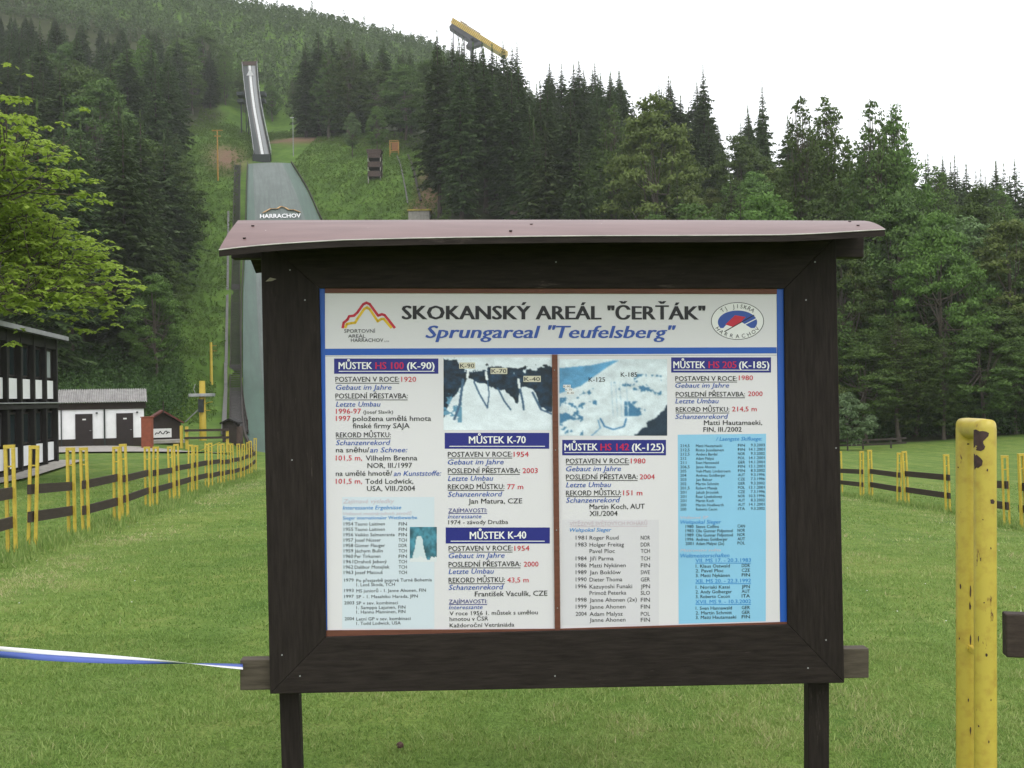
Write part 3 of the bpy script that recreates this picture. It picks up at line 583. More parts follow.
def photo_b(x, y):
    n = fbm(x, y, 9, 5); n2 = fbm(x, y, 11, 18)
    img = np.ones(x.shape + (3,)) * c3((218, 230, 238))
    hill = (y > np.interp(x, [0, .3, .5, .65, .8, 1], [.12, .08, .02, .03, .1, .14])) & (y < np.interp(x, [0, .2, .45, .55], [.45, .35, .1, .02])) & (x < .62)
    img[hill] = (c3((95, 160, 205)) * (.75 + .5 * n[..., None]))[hill]
    for (a, b, c, d, th) in ((0, .22, .5, 1, .5), (.05, .35, .35, .6, .55), (.6, .8, .55, .75, .35), (.5, .95, .2, .5, .62)):
        mk = (x > a) & (x < b) & (y > c) & (y < d) & (n2 > th); img[mk] = c3((70, 125, 165))
    mk = (x > .7) & (y > 1.0 - (x - .7) * 1.25 + (n2 - .5) * .1); img[mk] = c3((30, 50, 70))
    img[seg(x, y, [(.38, .78), (.42, .88), (.5, .92), (.6, .88), (.62, .78)], .008)] = c3((60, 120, 170))
    img[seg(x, y, [(.3, 1), (.38, .9), (.36, .8)], .006)] = c3((110, 160, 200))
    for k in (.48, .52, .56, .62): img[seg(x, y, [(k, .3), (k + .02, .75)], .004)] = c3((185, 208, 225))
    return soften(img * (.90 + .2 * fbm(x, y, 33, 14)[..., None]), 2)
def photo_c(x, y):
    n = fbm(x, y, 21, 7); img = (c3((70, 130, 150)) * (.6 + .8 * n[..., None]))
    sn = (np.abs(x - .35) < np.interp(y, [.2, .35, .6, 1], [.03, .12, .16, .3])) & (y > .25); img[sn] = c3((200, 215, 222))
    img[y > .92 + (n - .5) * .2] = c3((215, 220, 225)); return np.clip(img, 0, 1)
grid_photo(left, (A_(527, 331), A_(990, 640)), 180, 120, photo_a)
grid_photo(right, (B_(40, 337), B_(500, 664)), 180, 124, photo_b)
grid_photo(left, (C_(363, 311), C_(472, 452)), 34, 44, photo_c)
M['p_tagbox'] = plain('poster_tag_beige', s2l((205, 200, 180)), .4, .02, 3); INK.append('p_tagbox')
for (x0, x1, y, s) in ((598, 658, 374, 'K-90'), (732, 795, 397, 'K-70'), (872, 938, 431, 'K-40')):
    FX(L_, A_, x0 - 4, y - 22, x1 + 4, y + 4, 'p_tagbox', .003); TX(L_, A_, s, x0, x1, y, 17, K, False, .012)
for (x0, x1, y, s) in ((165, 235, 434, 'K-125'), (302, 372, 413, 'K-185')): TX(R_, B_, s, x0, x1, y, 19, K, False, .012)
for i, s in enumerate(('K-90', 'K-70', 'K-40')):
    x0 = 56 + i * 8; y = 458 + i * 14; FX(R_, B_, x0, y - 11, x0 + 32, y + 2, 'p_white', .0029 + i * .0001); TX(R_, B_, s, x0 + 2, x0 + 30, y, 8, K)

def lettering():
    PAN = {H_: head, L_: left, R_: right}; objs = []
    def curve(s, it, bold):
        c = bpy.data.curves.new('t', 'FONT'); c.body = s; c.size = 1; c.shear = .22 if it else 0; c.resolution_u = 2
        o = bpy.data.objects.new('t', c); COL.objects.link(o); return o
    ref = curve('H', False, 0); objs = [curve(t[1], t[7], t[8]) for t in TEXTS]; arcs = [curve(a[0], False, .02) for a in ARC]
    dg = bpy.context.evaluated_depsgraph_get()
    def grab(o):
        m = o.evaluated_get(dg).to_mesh(); v = np.array([p.co[:] for p in m.vertices]) if len(m.vertices) else np.zeros((0, 3)); f = [list(p.vertices) for p in m.polygons]; o.evaluated_get(dg).to_mesh_clear(); return v, f
    rv, _ = grab(ref); capH = rv[:, 1].max()
    mbs = {k: MB() for k in PAN}
    for t, o in zip(TEXTS, objs):
        v, f = grab(o)
        if not len(v): continue
        panel, s, u0, u1, vb, cap, ink, it, bold = t
        a, b = PL(u0, vb, .0033), PL(u1, vb, .0033); w = (b - a).dot(EX); ym = (a + b) / 2
        x0, x1 = v[:, 0].min(), v[:, 0].max(); sx = w / (x1 - x0); sy = cap * 3.64 / 1000 / capH
        for q in ((-1, 0, 1) if bold > .015 else (-.5, .5) if bold > .0035 else (0,)):
            pts = [a + EX * ((p[0] - x0 + q * bold * 1.25) * sx) + EYv * (p[1] * sy + (ym - a).dot(EYv)) + NRM * (.00012 * (q + 1)) for p in v]
            mbs[panel].add(pts, f, INK.index(ink))
    for (c_, bx, by, ang), o in zip(ARC, arcs):
        v, f = grab(o); u, vv = B_(bx, by); c0 = PL(u, vv, .0033); an = -R(ang); sz = 3.9 * 3.64 / 1000 / capH
        cx = (v[:, 0].min() + v[:, 0].max()) / 2; cy = capH / 2
        pts = [c0 + EX * ((p[0] - cx) * math.cos(an) - (p[1] - cy) * math.sin(an)) * sz + EYv * ((p[0] - cx) * math.sin(an) + (p[1] - cy) * math.cos(an)) * sz for p in v]
        mbs[H_].add(pts, f, INK.index('p_black'))
    for o in objs + arcs + [ref]: c = o.data; bpy.data.objects.remove(o); bpy.data.curves.remove(c)
    mats = [M[i] for i in INK]
    for k, pn in PAN.items():
        local(mbs[k], nb); local(FLAT[k], nb)
        for nm, mb in (('lettering', mbs[k]), ('printed_fields', FLAT[k])):
            me = bpy.data.meshes.new(nm); me.from_pydata(mb.v, [], mb.f)
            for m in mats: me.materials.append(m)
            me.polygons.foreach_set('material_index', mb.m); me.update(); link(nm, me, pn)
lettering()

# roof of the board: warped sheet over a dark board, falling to the front and to the back
def roof():
    us = np.linspace(0, 1, 33)
    fr = np.interp(us, [(u - 219) / 666 for u in (219, 250, 287, 340, 400, 450, 520, 600, 700, 780, 815, 840, 862, 885)], [249, 245.2, 242.3, 239.2, 237.6, 236.6, 235.6, 234.8, 234.6, 234, 232.8, 231.2, 229.9, 228.6])
    front = [P(219 + 666 * t, v, 3.33 + .10 * t) for t, v in zip(us, fr)]
    back = [P(238 + 626 * t, 220.3 - .8 * math.sin(math.pi * t) + .4 * t, 3.555 + .10 * t) for t in us]
    rear = [b + (b - f) * Vector((1, 1, -1)) for f, b in zip(front, back)]
    NR = 6; n = len(us)
    def surf(dz, mb, inset=0):
        vs = []
        for k in range(NR + 1):
            t = k / NR
            for i in range(n):
                vs.append(front[i].lerp(back[i], t) + Vector((0, 0, dz + .006 * math.sin(math.pi * t))))
        for k in range(1, NR + 1):
            t = k / NR
            for i in range(n): vs.append(back[i].lerp(rear[i], t) + Vector((0, 0, dz)))
        return vs
    rows_ = 2 * NR + 1
    def shell(d0, d1):
        mb = MB(); a = surf(d0, mb); b = surf(d1, mb); N = len(a); f = []
        for k in range(rows_ - 1):
            for i in range(n - 1):
                q = (k * n + i, k * n + i + 1, (k + 1) * n + i + 1, (k + 1) * n + i); f.append(q); f.append(tuple(x + N for x in reversed(q)))
        bd = [i for i in range(n)] + [k * n + n - 1 for k in range(1, rows_)] + [(rows_ - 1) * n + i for i in range(n - 2, -1, -1)] + [k * n for k in range(rows_ - 2, 0, -1)]
        mb.add(a + b, f, 0, True)
        for x, y in zip(bd, bd[1:] + bd[:1]): mb.add([a[x], a[y], b[y], b[x]], [(0, 1, 2, 3)])
        return mb
    m, t, b = nodes('mauve_roof_sheet'); v = coords(t); n1 = noise(t, coords(t, 'Object', (1, 6, 6)), 3, 5); n2 = noise(t, v, 22, 4, .7)
    r1 = ramp(t, [(.3, (.125, .068, .064)), (.7, (.18, .108, .102))]); t.links.new(n1, r1.inputs[0])
    r2 = ramp(t, [(.70, (0, 0, 0)), (.74, (1, 1, 1))]); t.links.new(n2, r2.inputs[0])
    t.links.new(mixc(t, r2.outputs[0], r1.outputs[0], (.5, .46, .42)), b.inputs['Base Color']); b.inputs['Roughness'].default_value = .42; b.inputs['Specular IOR Level'].default_value = .5
    sh = part(shell(.0, -.003), 'roof', m, nb)
    part(shell(-.0045, -.026), 'roof_board', M['board_wood'], nb)
    lip = MB(); lip.tube([f + Vector((0, -.001, -.003)) for f in front], .0022, 6); lo = local(lip, nb).build('edge_strip', plain('bare_metal_edge', (.55, .52, .5), .4, .2, 20), sh)
    sc = MB()
    for (i, t) in ((1, .25), (1, .72), (31, .3), (31, .72), (14, .2), (15, .6)):
        c = front[i].lerp(back[i], t) + Vector((0, 0, .004)); sc = MB(); sc.tube([c - Vector((0, 0, .003)), c + Vector((0, -.0015, .003))], .0055, 8); local(sc, nb).build('screw', M['board_wood'], sh)
roof()

# ------------------------------------------------------------------ tape tied to the board
def tape():
    rowsp = [(-420, 628, 3.5, -6, 8), (-200, 638, 3.55, -6.5, 7), (0, 652, 3.6, -5.6, 5.6), (40, 655, 3.6, -5.4, 5.4), (82, 657.6, 3.6, -4.8, 5.0), (125, 660, 3.6, -3.6, 3.9), (160, 661.8, 3.6, -2.0, 2.2), (186, 663.2, 3.6, -.3, .4), (205, 664.2, 3.6, 1.1, -1.0), (225, 665.4, 3.6, 2.2, -2.0), (243, 666.6, 3.6, 2.8, -2.8)]
    r = catmull(rowsp, 6); mb = MB(); vs = []
    for u, v, d, a, b in r:
        tw = .02 * math.sin(u * .02)
        p, q = P(u, v + a, d + tw), P(u, v + b, d - tw); vs += [p, p.lerp(q, .42), q]
    k = len(r); mb.add(vs, [(i * 3 + j, i * 3 + j + 1, i * 3 + j + 4, i * 3 + j + 3) for i in range(k - 1) for j in (0,)], 0, True)
    mb.add(vs, [(i * 3 + 1, i * 3 + 2, i * 3 + 5, i * 3 + 4) for i in range(k - 1)], 1, True)
    o = mb.build('barrier_tape', [plain('tape_white', (.72, .72, .74), .35, .05, 4), plain('tape_blue', (.065, .105, .36), .35, .1, 4)])
    md = o.modifiers.new('solid', 'SOLIDIFY'); md.thickness = .0006
    origin(o, P(243, 666.6, 3.6))
    tag(o, 'twisted blue and white barrier tape tied to the lower beam of the notice board', 'barrier tape')
tape()

def bent_pipe(mb, a, b, z0, ztop, r, n=16, m=0):
    """upturned U of pipe: legs at a and b (x, y), top line at ztop"""
    a = Vector((a[0], a[1], 0)); b = Vector((b[0], b[1], 0)); d = (b - a).normalized(); up = Vector((0, 0, 1)); side = d.cross(up); zc = ztop - r
    st = [(a + up * (z0 + (zc - z0) * k / 4), -d) for k in range(4)] + [(a + up * (zc - r * 1.3), -d)]
    for w in (.42, 1.0): st.append((a + up * (zc - (.30 * r if w < 1 else 0)) + d * (0 if w < 1 else .10 * r), (-d + up * (.45 if w < 1 else .95))))
    st.append((a + d * r * .75 + up * zc, -d * .25 + up)); st.append((a + d * r * 1.3 + up * zc, up)); st.append((b - d * r * 1.3 + up * zc, up)); st.append((b - d * r * .75 + up * zc, d * .25 + up))
    for w in (1.0, .42): st.append((b + up * (zc - (.30 * r if w < 1 else 0)) - d * (0 if w < 1 else .10 * r), (d + up * (.45 if w < 1 else .95))))
    st += [(b + up * (zc - r * 1.3), d)] + [(b + up * (zc + (z0 - zc) * k / 4), d) for k in range(1, 5)]
    vs = []
    for c, nn in st: vs += [c + (side * math.cos(2 * math.pi * k / n) + nn * math.sin(2 * math.pi * k / n)) * r for k in range(n)]
    mb.add(vs, [(i * n + k, i * n + (k + 1) % n, (i + 1) * n + (k + 1) % n, (i + 1) * n + k) for i in range(len(st) - 1) for k in range(n)], m, True)
# ------------------------------------------------------------------ big yellow pipe post in front
def big_post():
    A = P(985, 420, 2.80); Bq = P(966.5, 418, 2.93)          # tops of the two legs (front, back)
    g = hz(A.x, A.y); top = A.z - .0
    root = empty('pipe_post', (A.x, A.y, g), 'chipped yellow bent pipe post standing nearest the camera beside the notice board', 'fence post')
    mb = MB(); r = .0295
    a = Vector((A.x, A.y, 0)); b = Vector((Bq.x, Bq.y, 0)); d = (b - a).normalized(); L = (b - a).length
    up = Vector((0, 0, 1)); side = d.cross(up)
    bent_pipe(mb, a, b, g - .3, top + .004, r, 28); part(mb, 'pipe', M['yellow'], root)
    # bare rusty patches where the paint has come off, wrapped on the front leg
    M['rust'] = plain('bare_rusty_steel', (.050, .027, .024), .7, .35, 60)
    def patch(c0, outline):
        """outline in (angle deg, height) on the front leg, fanned from its middle"""
        mb = MB(); ca = sum(x for x, _ in outline) / len(outline); cz = sum(z for _, z in outline) / len(outline)
        def on(an, z, rr=r + .0006): return c0 + side * (-math.sin(R(an))) * rr - d * math.cos(R(an)) * rr + up * z
        N = len(outline); RG = 5; vs = [on(ca, cz)]
        for k in range(1, RG + 1):
            for (x, z) in outline: vs.append(on(ca + (x - ca) * k / RG, cz + (z - cz) * k / RG))
        f = [(0, 1 + i, 1 + (i + 1) % N) for i in range(N)]
        for k in range(RG - 1):
            for i in range(N): f.append((1 + k * N + i, 1 + (k + 1) * N + i, 1 + (k + 1) * N + (i + 1) % N, 1 + k * N + (i + 1) % N))
        mb.add(vs, f, 0, True); return part(mb, 'rust_patch', M['rust'], root)
    # angles measured from the side facing the camera
    tocam = Vector((-A.x, -A.y, 0)).normalized(); a0 = math.degrees(math.atan2(-(tocam.dot(side)), -(tocam.dot(d))))
    def px(u, v):    # a spot on the front leg seen at photo (u,v)
        cu = (proj((A.x, A.y, A.z))[0]); an = a0 - math.degrees(math.asin(max(-.97, min(.97, (u - cu) / (r / A.y * FPX)))))
        return an, P(u, v, A.y - r).z
    sgn = 1
    p1 = [(974.5, 430.5), (977, 429.8), (980, 431.5), (983, 431), (986, 431.5), (988.5, 433), (988, 436), (985.8, 438.5), (983.3, 441.5), (983.6, 444), (985.2, 446.5), (984.2, 449.5), (981.2, 451.5), (977.5, 451), (974.6, 448.5), (974.2, 440)]
    p2 = [(975, 454.5), (978, 455.5), (981.3, 458.5), (983, 461), (982.3, 465.5), (979, 468.5), (975.6, 470.5), (975, 463)]
    p3 = [(989.5, 499.5), (992, 499), (993.5, 501.5), (992.5, 504), (990, 503.5)]
    for p in (p1, p2, p3): patch(a, [px(u, v) for u, v in p])
    rr = random.Random(9)
    for (u, v, w, h) in ((987, 470, .8, 1.6), (990, 548, .7, 1.2), (981, 560, .6, 2.6), (984, 603, .7, .9), (979, 640, .5, 3.2), (986, 655, 1.0, 2.0), (990, 700, .6, 1.0), (979, 728, .7, 1.4), (988, 742, .6, 2.0), (983, 520, .6, .8)):
        patch(a, [px(u + w * math.cos(k * .785) * rr.uniform(.6, 1.3), v + h * math.sin(k * .785) * rr.uniform(.6, 1.3)) for k in range(8)])
    cb = proj((Bq.x, Bq.y, Bq.z))[0]
    def pxb(u, v): return a0 - math.degrees(math.asin(max(-.97, min(.97, (u - cb) / (r / Bq.y * FPX))))), P(u, v, Bq.y - r).z
    for (u, v, w, h) in ((962, 426, .8, 2.2), (968, 444, 1.4, .8), (959, 468, .6, 1.0), (970, 590, .8, 6), (969.5, 606, .9, 4), (961, 588, .7, 2.6), (960, 640, .5, 1.4), (970, 640, .7, 5), (968, 700, .6, 2), (970, 730, .7, 4)):
        patch(b, [pxb(u + w * math.cos(k * .785) * rr.uniform(.6, 1.3), v + h * math.sin(k * .785) * rr.uniform(.6, 1.3)) for k in range(8)])
    tb = MB(); zt2 = P(970, 657, 2.8).z; tb.beam(a + up * zt2 - d * .0 + side * -.01, b + up * zt2, .012, .016); tb.tube([b - d * (r + .004) + side * -.012 + up * zt2, b - d * (r + .004) + side * .016 + up * zt2], .005, 8)
    part(tb, 'catch', M['yellow_far'], root)
    root.rotation_euler = (0, R(1.25), 0); root.location.x -= .034
big_post()

# ------------------------------------------------------------------ rail fences of bent-pipe posts
PH = 1.4
def hairpin_mesh():
    mb = MB()
    for x in (-.046, .046): mb.box((x, 0, PH / 2 - .15), (.040, .050, PH + .2))
    mb.box((0, 0, PH - .0235), (.134, .052, .047)); mb.box((0, 0, 1.12), (.05, .02, .02))
    o = mb.build('post', M['yellow_far']); me = o.data; bpy.data.objects.remove(o); return me
HP = hairpin_mesh()
rb = MB(); rb.box((0, 0, 0), (1, .04, .145)); _o = rb.build('rail', M['rail']); RAIL = _o.data; bpy.data.objects.remove(_o)
def section(a, b, label, group):
    """a, b = (x, y) of the two posts"""
    a = Vector((*a, hz(*a))); b = Vector((*b, hz(*b))); root = empty('fence_section', a, label, 'fence', group)
    yaw = math.atan2(b.y - a.y, b.x - a.x); d = b - a; L = d.length; rl = random.Random(hash((round(a.x, 2), round(a.y, 2))) & 0xffff)
    for p in (a, b):
        o = link('post', HP, root); o.location = p - a; o.rotation_euler = (R(rl.uniform(-1.6, 1.6)), R(rl.uniform(-1.6, 1.6)), yaw + R(90) + R(rl.uniform(-8, 8))); o.scale.z = rl.uniform(.975, 1.03)
    for h in (.80, .40):
        o = link('rail', RAIL, root); o.location = d / 2 + Vector((0, 0, h + rl.uniform(-.02, .02))); o.scale = (L + .24, 1, rl.uniform(.93, 1.05))
        o.rotation_euler = (0, -math.asin(d.z / L) + R(rl.uniform(-.5, .5)), yaw)
    return root
ORD = ['nearest', 'second', 'third', 'fourth', 'fifth', 'sixth', 'seventh', 'eighth', 'ninth', 'tenth', 'eleventh', 'twelfth']
lf = [P(u, v, d) for u, v, d in LF]; lf = [(p.x, p.y) for p in lf]; lf = [(-6.15, 11.2)] + lf
for i in range(0, len(lf) - 1, 2):
    k = i // 2
    lab = 'yellow post and brown rail fence section before the timber house, ' + (ORD[k] + ' from the camera' if k else 'nearest to the camera')
    section(lf[i], lf[i + 1], lab, 'yellow post fence sections along the house side')
rf = [P(u, v, d) for u, v, d in RF]; rf = [(rf[0].x + .35, rf[0].y - 2.2)] + [(p.x, p.y) for p in rf]
rf = rf[:9] + [(rf[9][0], rf[9][1])]
for i in range(0, len(rf) - 1, 2):
    k = i // 2
    lab = 'yellow post and brown rail fence section before the leafy wood, ' + (ORD[k] + ' from the camera' if k else 'nearest to the camera')
    section(rf[i], rf[i + 1], lab, 'yellow post fence sections along the wood side')
def near_rail():
    a = P(1004, 634, 3.3); b = a + Vector((2.6, -.55, -.02)); root = empty('fence_section', (b.x, b.y, hz(b.x, b.y)), 'weathered brown plank rail ending right beside the chipped yellow pipe post', 'fence')
    mb = MB(); mb.beam(a, b, .05, .142); part(mb, 'rail', M['rail'], root, .005)
    for t in (.28, .95):
        p = a.lerp(b, t); o = link('post', HP, root); o.location = Vector((p.x, p.y, hz(p.x, p.y))) - root.location; o.rotation_euler = (0, 0, R(80))
near_rail()

# ------------------------------------------------------------------ timber house on the left
def timber_house():
    zb = B0.z - .05; o0 = Vector((B0.x, B0.y, zb)); root = empty('timber_house', o0, 'two storey black timber house with white panels under its windows', 'house')
    L, bay, n, H, dep = 17.8, 1.78, 10, 5.6, 8.0
    def W_(s, out, z): return o0 + BDIR * s + BN * out + Vector((0, 0, z))
    def bx(mb, s0, s1, o0_, o1, z0, z1, m=0):
        vs = [W_(s, o, z) for z in (z0, z1) for s, o in ((s0, o0_), (s1, o0_), (s1, o1), (s0, o1))]
        mb.add(vs, [(0, 3, 2, 1), (4, 5, 6, 7), (0, 1, 5, 4), (1, 2, 6, 5), (2, 3, 7, 6), (3, 0, 4, 7)], m)
    mb = MB(); bx(mb, 0, L, -dep, -.25, -.3, H); part(mb, 'wall', M['black_timber'], root)
    mb = MB()
    for k in range(n + 1): bx(mb, k * bay - .10, k * bay + .10, -.26, .06, -.3, H - .02)
    part(mb, 'timber_post', M['black_timber'], root)
    mb = MB(); bx(mb, -.12, L, -.24, .09, 2.52, 2.70); bx(mb, -.12, L, -.23, .03, -.3, .12); bx(mb, -.12, L, -.23, .03, H - .45, H)
    part(mb, 'beam', M['black_timber'], root)
    mb = MB(); mb.tube([W_(-.1, .13, 2.76), W_(L, .13, 2.76)], .03, 6); part(mb, 'pipe', M['steel'], root)
    for k in range(n):
        for z0 in (.0, 2.75):
            mb = MB(); a, b = k * bay + .11, (k + 1) * bay - .11
            zl = z0 + (.10 if z0 == 0 else .07)
            bx(mb, a, b, -.24, -.10, zl + .12 - .0, zl + .92); part(mb, 'white_panel', M['white_plaster'], root)
            wn = MB(); bx(wn, a, b, -.24, -.15, zl + 1.0, zl + 1.06); bx(wn, a, b, -.24, -.15, zl + 2.22, zl + 2.30); bx(wn, a, a + .06, -.24, -.15, zl + 1.06, zl + 2.22); bx(wn, b - .06, b, -.24, -.15, zl + 1.06, zl + 2.22); bx(wn, (a + b) / 2 - .03, (a + b) / 2 + .03, -.24, -.15, zl + 1.06, zl + 2.22)
            w = part(wn, 'window', M['brown_door'], root)
            for (p, q) in ((a + .06, (a + b) / 2 - .03), ((a + b) / 2 + .03, b - .06)):
                g = MB(); bx(g, p, q, -.22, -.19, zl + 1.06, zl + 2.22); local(g, root).build('pane', M['glass'] if random.random() < .55 else M['curtain'], w)
    # roof, low pitch, wide eaves
    mb = MB(); e, zr = .45, H + .02
    sec = [(e, zr - .10), (e, zr + .08), (-dep / 2, zr + 1.35), (-dep - e, zr + .08), (-dep - e, zr - .10), (-dep / 2, zr + 1.15)]
    mb.prism([W_(-.32, o, z) for o, z in sec], BDIR * (L + 1.1)); part(mb, 'roof', M['black_timber'], root)
    mb = MB(); bx(mb, -.34, L + .8, e, e + .03, zr - .06, zr + .10); bx(mb, -.34, L + .8, e - .5, e + .03, zr + .105, zr + .125); part(mb, 'roof_edge', M['roof_edge'], root)
    mb = MB()
    for s in (0, L): mb.prism([W_(s + (.02 if s == 0 else -.02), -.3, H - .05), W_(s + (.02 if s == 0 else -.02), -dep, H - .05), W_(s + (.02 if s == 0 else -.02), -dep / 2, zr + 1.1)], BDIR * (.1 if s == 0 else -.1))
    part(mb, 'gable', M['black_timber'], root)
    mb = MB(); bx(mb, -.30, -.22, -.3, -.22, -.3, H); part(mb, 'downpipe', M['steel'], root)
timber_house()

# ------------------------------------------------------------------ toilet block, board, shed, kiosk
def boxw(mb, p, ux, uy, x0, x1, y0, y1, z0, z1, m=0):
    vs = [p + ux * x + uy * y + Vector((0, 0, z)) for z in (z0, z1) for x, y in ((x0, y0), (x1, y0), (x1, y1), (x0, y1))]
    mb.add(vs, [(0, 3, 2, 1), (4, 5, 6, 7), (0, 1, 5, 4), (1, 2, 6, 5), (2, 3, 7, 6), (3, 0, 4, 7)], m)
def toilet_block():
    a = P(58.5, 446, 64); b = P(143.5, 446, 64); L = (b - a).length; k = L / 85.0      # metres per photo pixel
    root = empty('toilet_block', a, 'low white toilet block with two dark doors and grey corrugated roof', 'toilet block')
    yw = R(21); ux, uy = Vector((math.cos(yw), math.sin(yw), 0)), Vector((-math.sin(yw), math.cos(yw), 0)); a = P(58.5, 446, 62.5); tb = (143.5 - 512) / 1000
    L = (tb * a.y - a.x) / (ux.x - tb * ux.y); kx = L / 85.0; k = .0605
    def q(x): return (x - 58.5) * kx
    mb = MB(); boxw(mb, a, ux, uy, 0, L, .04, 4.2, -.3, 37 * k); part(mb, 'wall', M['white_plaster'], root)
    mb = MB(); boxw(mb, a, ux, uy, -.12, L + .12, -.05, 4.3, 37 * k + .002, 44 * k); part(mb, 'fascia', M['dark_brown'], root)
    mb = MB(); boxw(mb, a, ux, uy, -.02, L + .02, 0, .038, -.3, 6.5 * k); part(mb, 'plinth', M['dark_brown'], root)
    for (x0, x1) in ((75, 92), (115.5, 132.5)):
        d = MB(); boxw(d, a, ux, uy, q(x0), q(x1), -.035, .03, -.28, 32.5 * k); dr = part(d, 'door', M['brown_door'], root)
        s = MB(); boxw(s, a, ux, uy, q(x0 + 7), q(x0 + 10.5), -.045, -.037, 26 * k, 27.5 * k); local(s, root).build('sign', M['white_sign'], dr)
        h = MB(); h.tube([a + ux * q(x1 - 1.6) - uy * .04 + Vector((0, 0, 15 * k)), a + ux * q(x1 - 1.6) - uy * .1 + Vector((0, 0, 15 * k)), a + ux * q(x1 - 3.2) - uy * .1 + Vector((0, 0, 15 * k))], .018, 6); local(h, root).build('handle', M['steel'], dr)
        l = MB(); boxw(l, a, ux, uy, q(x1 + 3.2), q(x1 + 5.2), -.16, .035, 32.4 * k, 34 * k); part(l, 'wall_lamp', M['dark_steel'], root)
    mb = MB(); boxw(mb, a, ux, uy, q(103), q(104.6), -.06, .03, -.28, 37 * k); part(mb, 'downpipe', M['dark_steel'], root)
    mb = MB(); boxw(mb, a, ux, uy, q(61), q(62), -.06, .03, -.28, 37 * k); part(mb, 'downpipe', M['dark_steel'], root)
    # corrugated mono-pitch roof sloping to the front
    mb = MB(); n = 160; vs = []
    for i in range(n + 1):
        x = -.2 + (L + .4) * i / n; z = .05 * math.sin(i * 2 * math.pi / 4)
        vs += [a + ux * x + uy * y_ + Vector((0, 0, 44.5 * k + z_ + z)) for y_, z_ in ((-.35, 0), (2.2, .85), (4.6, .3))]
    mb.add(vs, [(3 * i + j, 3 * i + 3 + j, 3 * i + 4 + j, 3 * i + 1 + j) for i in range(n) for j in (0, 1)]); part(mb, 'roof', M['grey_roof'], root)
toilet_block()
def red_board():
    a = P(147.5, 447, 61); w = 9.5 * .061; h = 29.5 * .061; mb = MB(); mb.box((a.x, a.y, a.z + h / 2 - .1), (w, .5, h + .2)); mb.box((a.x, a.y, a.z + h + .03), (w + .08, .58, .05))
    o = mb.build('cabinet', M['brick_red'], None, .015); origin(o, (a.x, a.y, a.z)); tag(o, 'upright red brown cabinet standing at the end of the toilet block', 'cabinet')
red_board()
def shed():
    k = .068; a = P(146, 441, 68); root = empty('shed', a, 'small dark gabled shed with red roof edge and white banner', 'shed')
    X0, X1 = 0, 33 * k; hw, hp = 18 * k, 28.5 * k; D = 3.5
    P0 = lambda x, z, y=0: a + Vector((x, y, z))
    mb = MB(); mb.prism([P0(X0, -.3), P0(X1, -.3), P0(X1, hw), P0((X0 + X1) / 2, hp), P0(X0, hw)], (0, D, 0)); part(mb, 'wall', M['dark_brown'], root)
    mb = MB(); c = (X0 + X1) / 2
    for s in (-1, 1):
        e = c + s * (X1 - X0) / 2 * 1.18; ze = hw - (hp - hw) * .18
        mb.prism([P0(c, hp + .02, -.35), P0(e, ze + .02, -.35), P0(e, ze + .14, -.35), P0(c, hp + .14, -.35)], (0, D + .7, 0))
    part(mb, 'roof', M['red_trim'], root)
    mb = MB(); mb.tube([P0(c, hp - .1, -.4), P0(c, hp + .75, -.4)], .035, 6); part(mb, 'finial', M['dark_brown'], root)
    mb = MB(); mb.box(P0(15.5 * k, 7.5 * k, -.03), (17.5 * k, .03, 9 * k)); s = part(mb, 'banner', M['white_sign'], root)
    mb = MB()   # sketchy line drawing on the banner
    pts = [(8.5, 6), (10, 8), (12, 7), (13.5, 9.5), (15, 7), (16.5, 6.5), (18, 9), (19.5, 9.5), (20.5, 7.5), (19, 6.5), (21.5, 8.5), (22.5, 7.5)]
    for p, q in zip(pts, pts[1:]): mb.beam(P0(p[0] * k, p[1] * k, -.05), P0(q[0] * k, q[1] * k, -.05), .02, .06)
    local(mb, root).build('drawing', M['black_ink'], s)
    mb = MB(); mb.box(P0(9 * k, 15 * k, -.02), (4 * k, .04, 4 * k)); part(mb, 'shutter', M['brown_door'], root)
    mb = MB(); mb.box(P0(20 * k, -.02, -1.0), (30 * k, 1.8, .2)); part(mb, 'step', M['concrete'], root)
    root.rotation_euler = (0, 0, R(22))
shed()
def kiosk():
    k = .070; a = P(222.5, 444, 70); root = empty('kiosk', a, 'narrow dark wooden kiosk with pent roof at the foot of the landing slope', 'kiosk')
    P0 = lambda x, z, y=0: a + Vector((x, y, z))
    mb = MB(); mb.prism([P0(0, -.3), P0(13.5 * k, -.3), P0(13.5 * k, 20 * k), P0(7 * k, 24 * k), P0(0, 20.5 * k)], (0, 1.6, 0)); part(mb, 'wall', M['dark_brown'], root)
    mb = MB(); c = 7 * k
    for s in (-1, 1): mb.prism([P0(c, 24 * k + .01, -.25), P0(c + s * 9 * k, 19.5 * k + .03, -.25), P0(c + s * 9 * k, 19.5 * k + .13, -.25), P0(c, 24 * k + .12, -.25)], (0, 2.1, 0))
    part(mb, 'roof', M['black_timber'], root)
    mb = MB(); boxw(mb, a, Vector((1, 0, 0)), Vector((0, 1, 0)), 13.52 * k, 17.5 * k, .1, 1.2, -.3, 17 * k); part(mb, 'annex', M['mud_wood'], root)
    mb = MB(); mb.box(P0(3.8 * k, 9 * k, -.02), (5.5 * k, .04, 17 * k)); part(mb, 'door', M['brown_door'], root)
    root.rotation_euler = (0, 0, R(6))
kiosk()

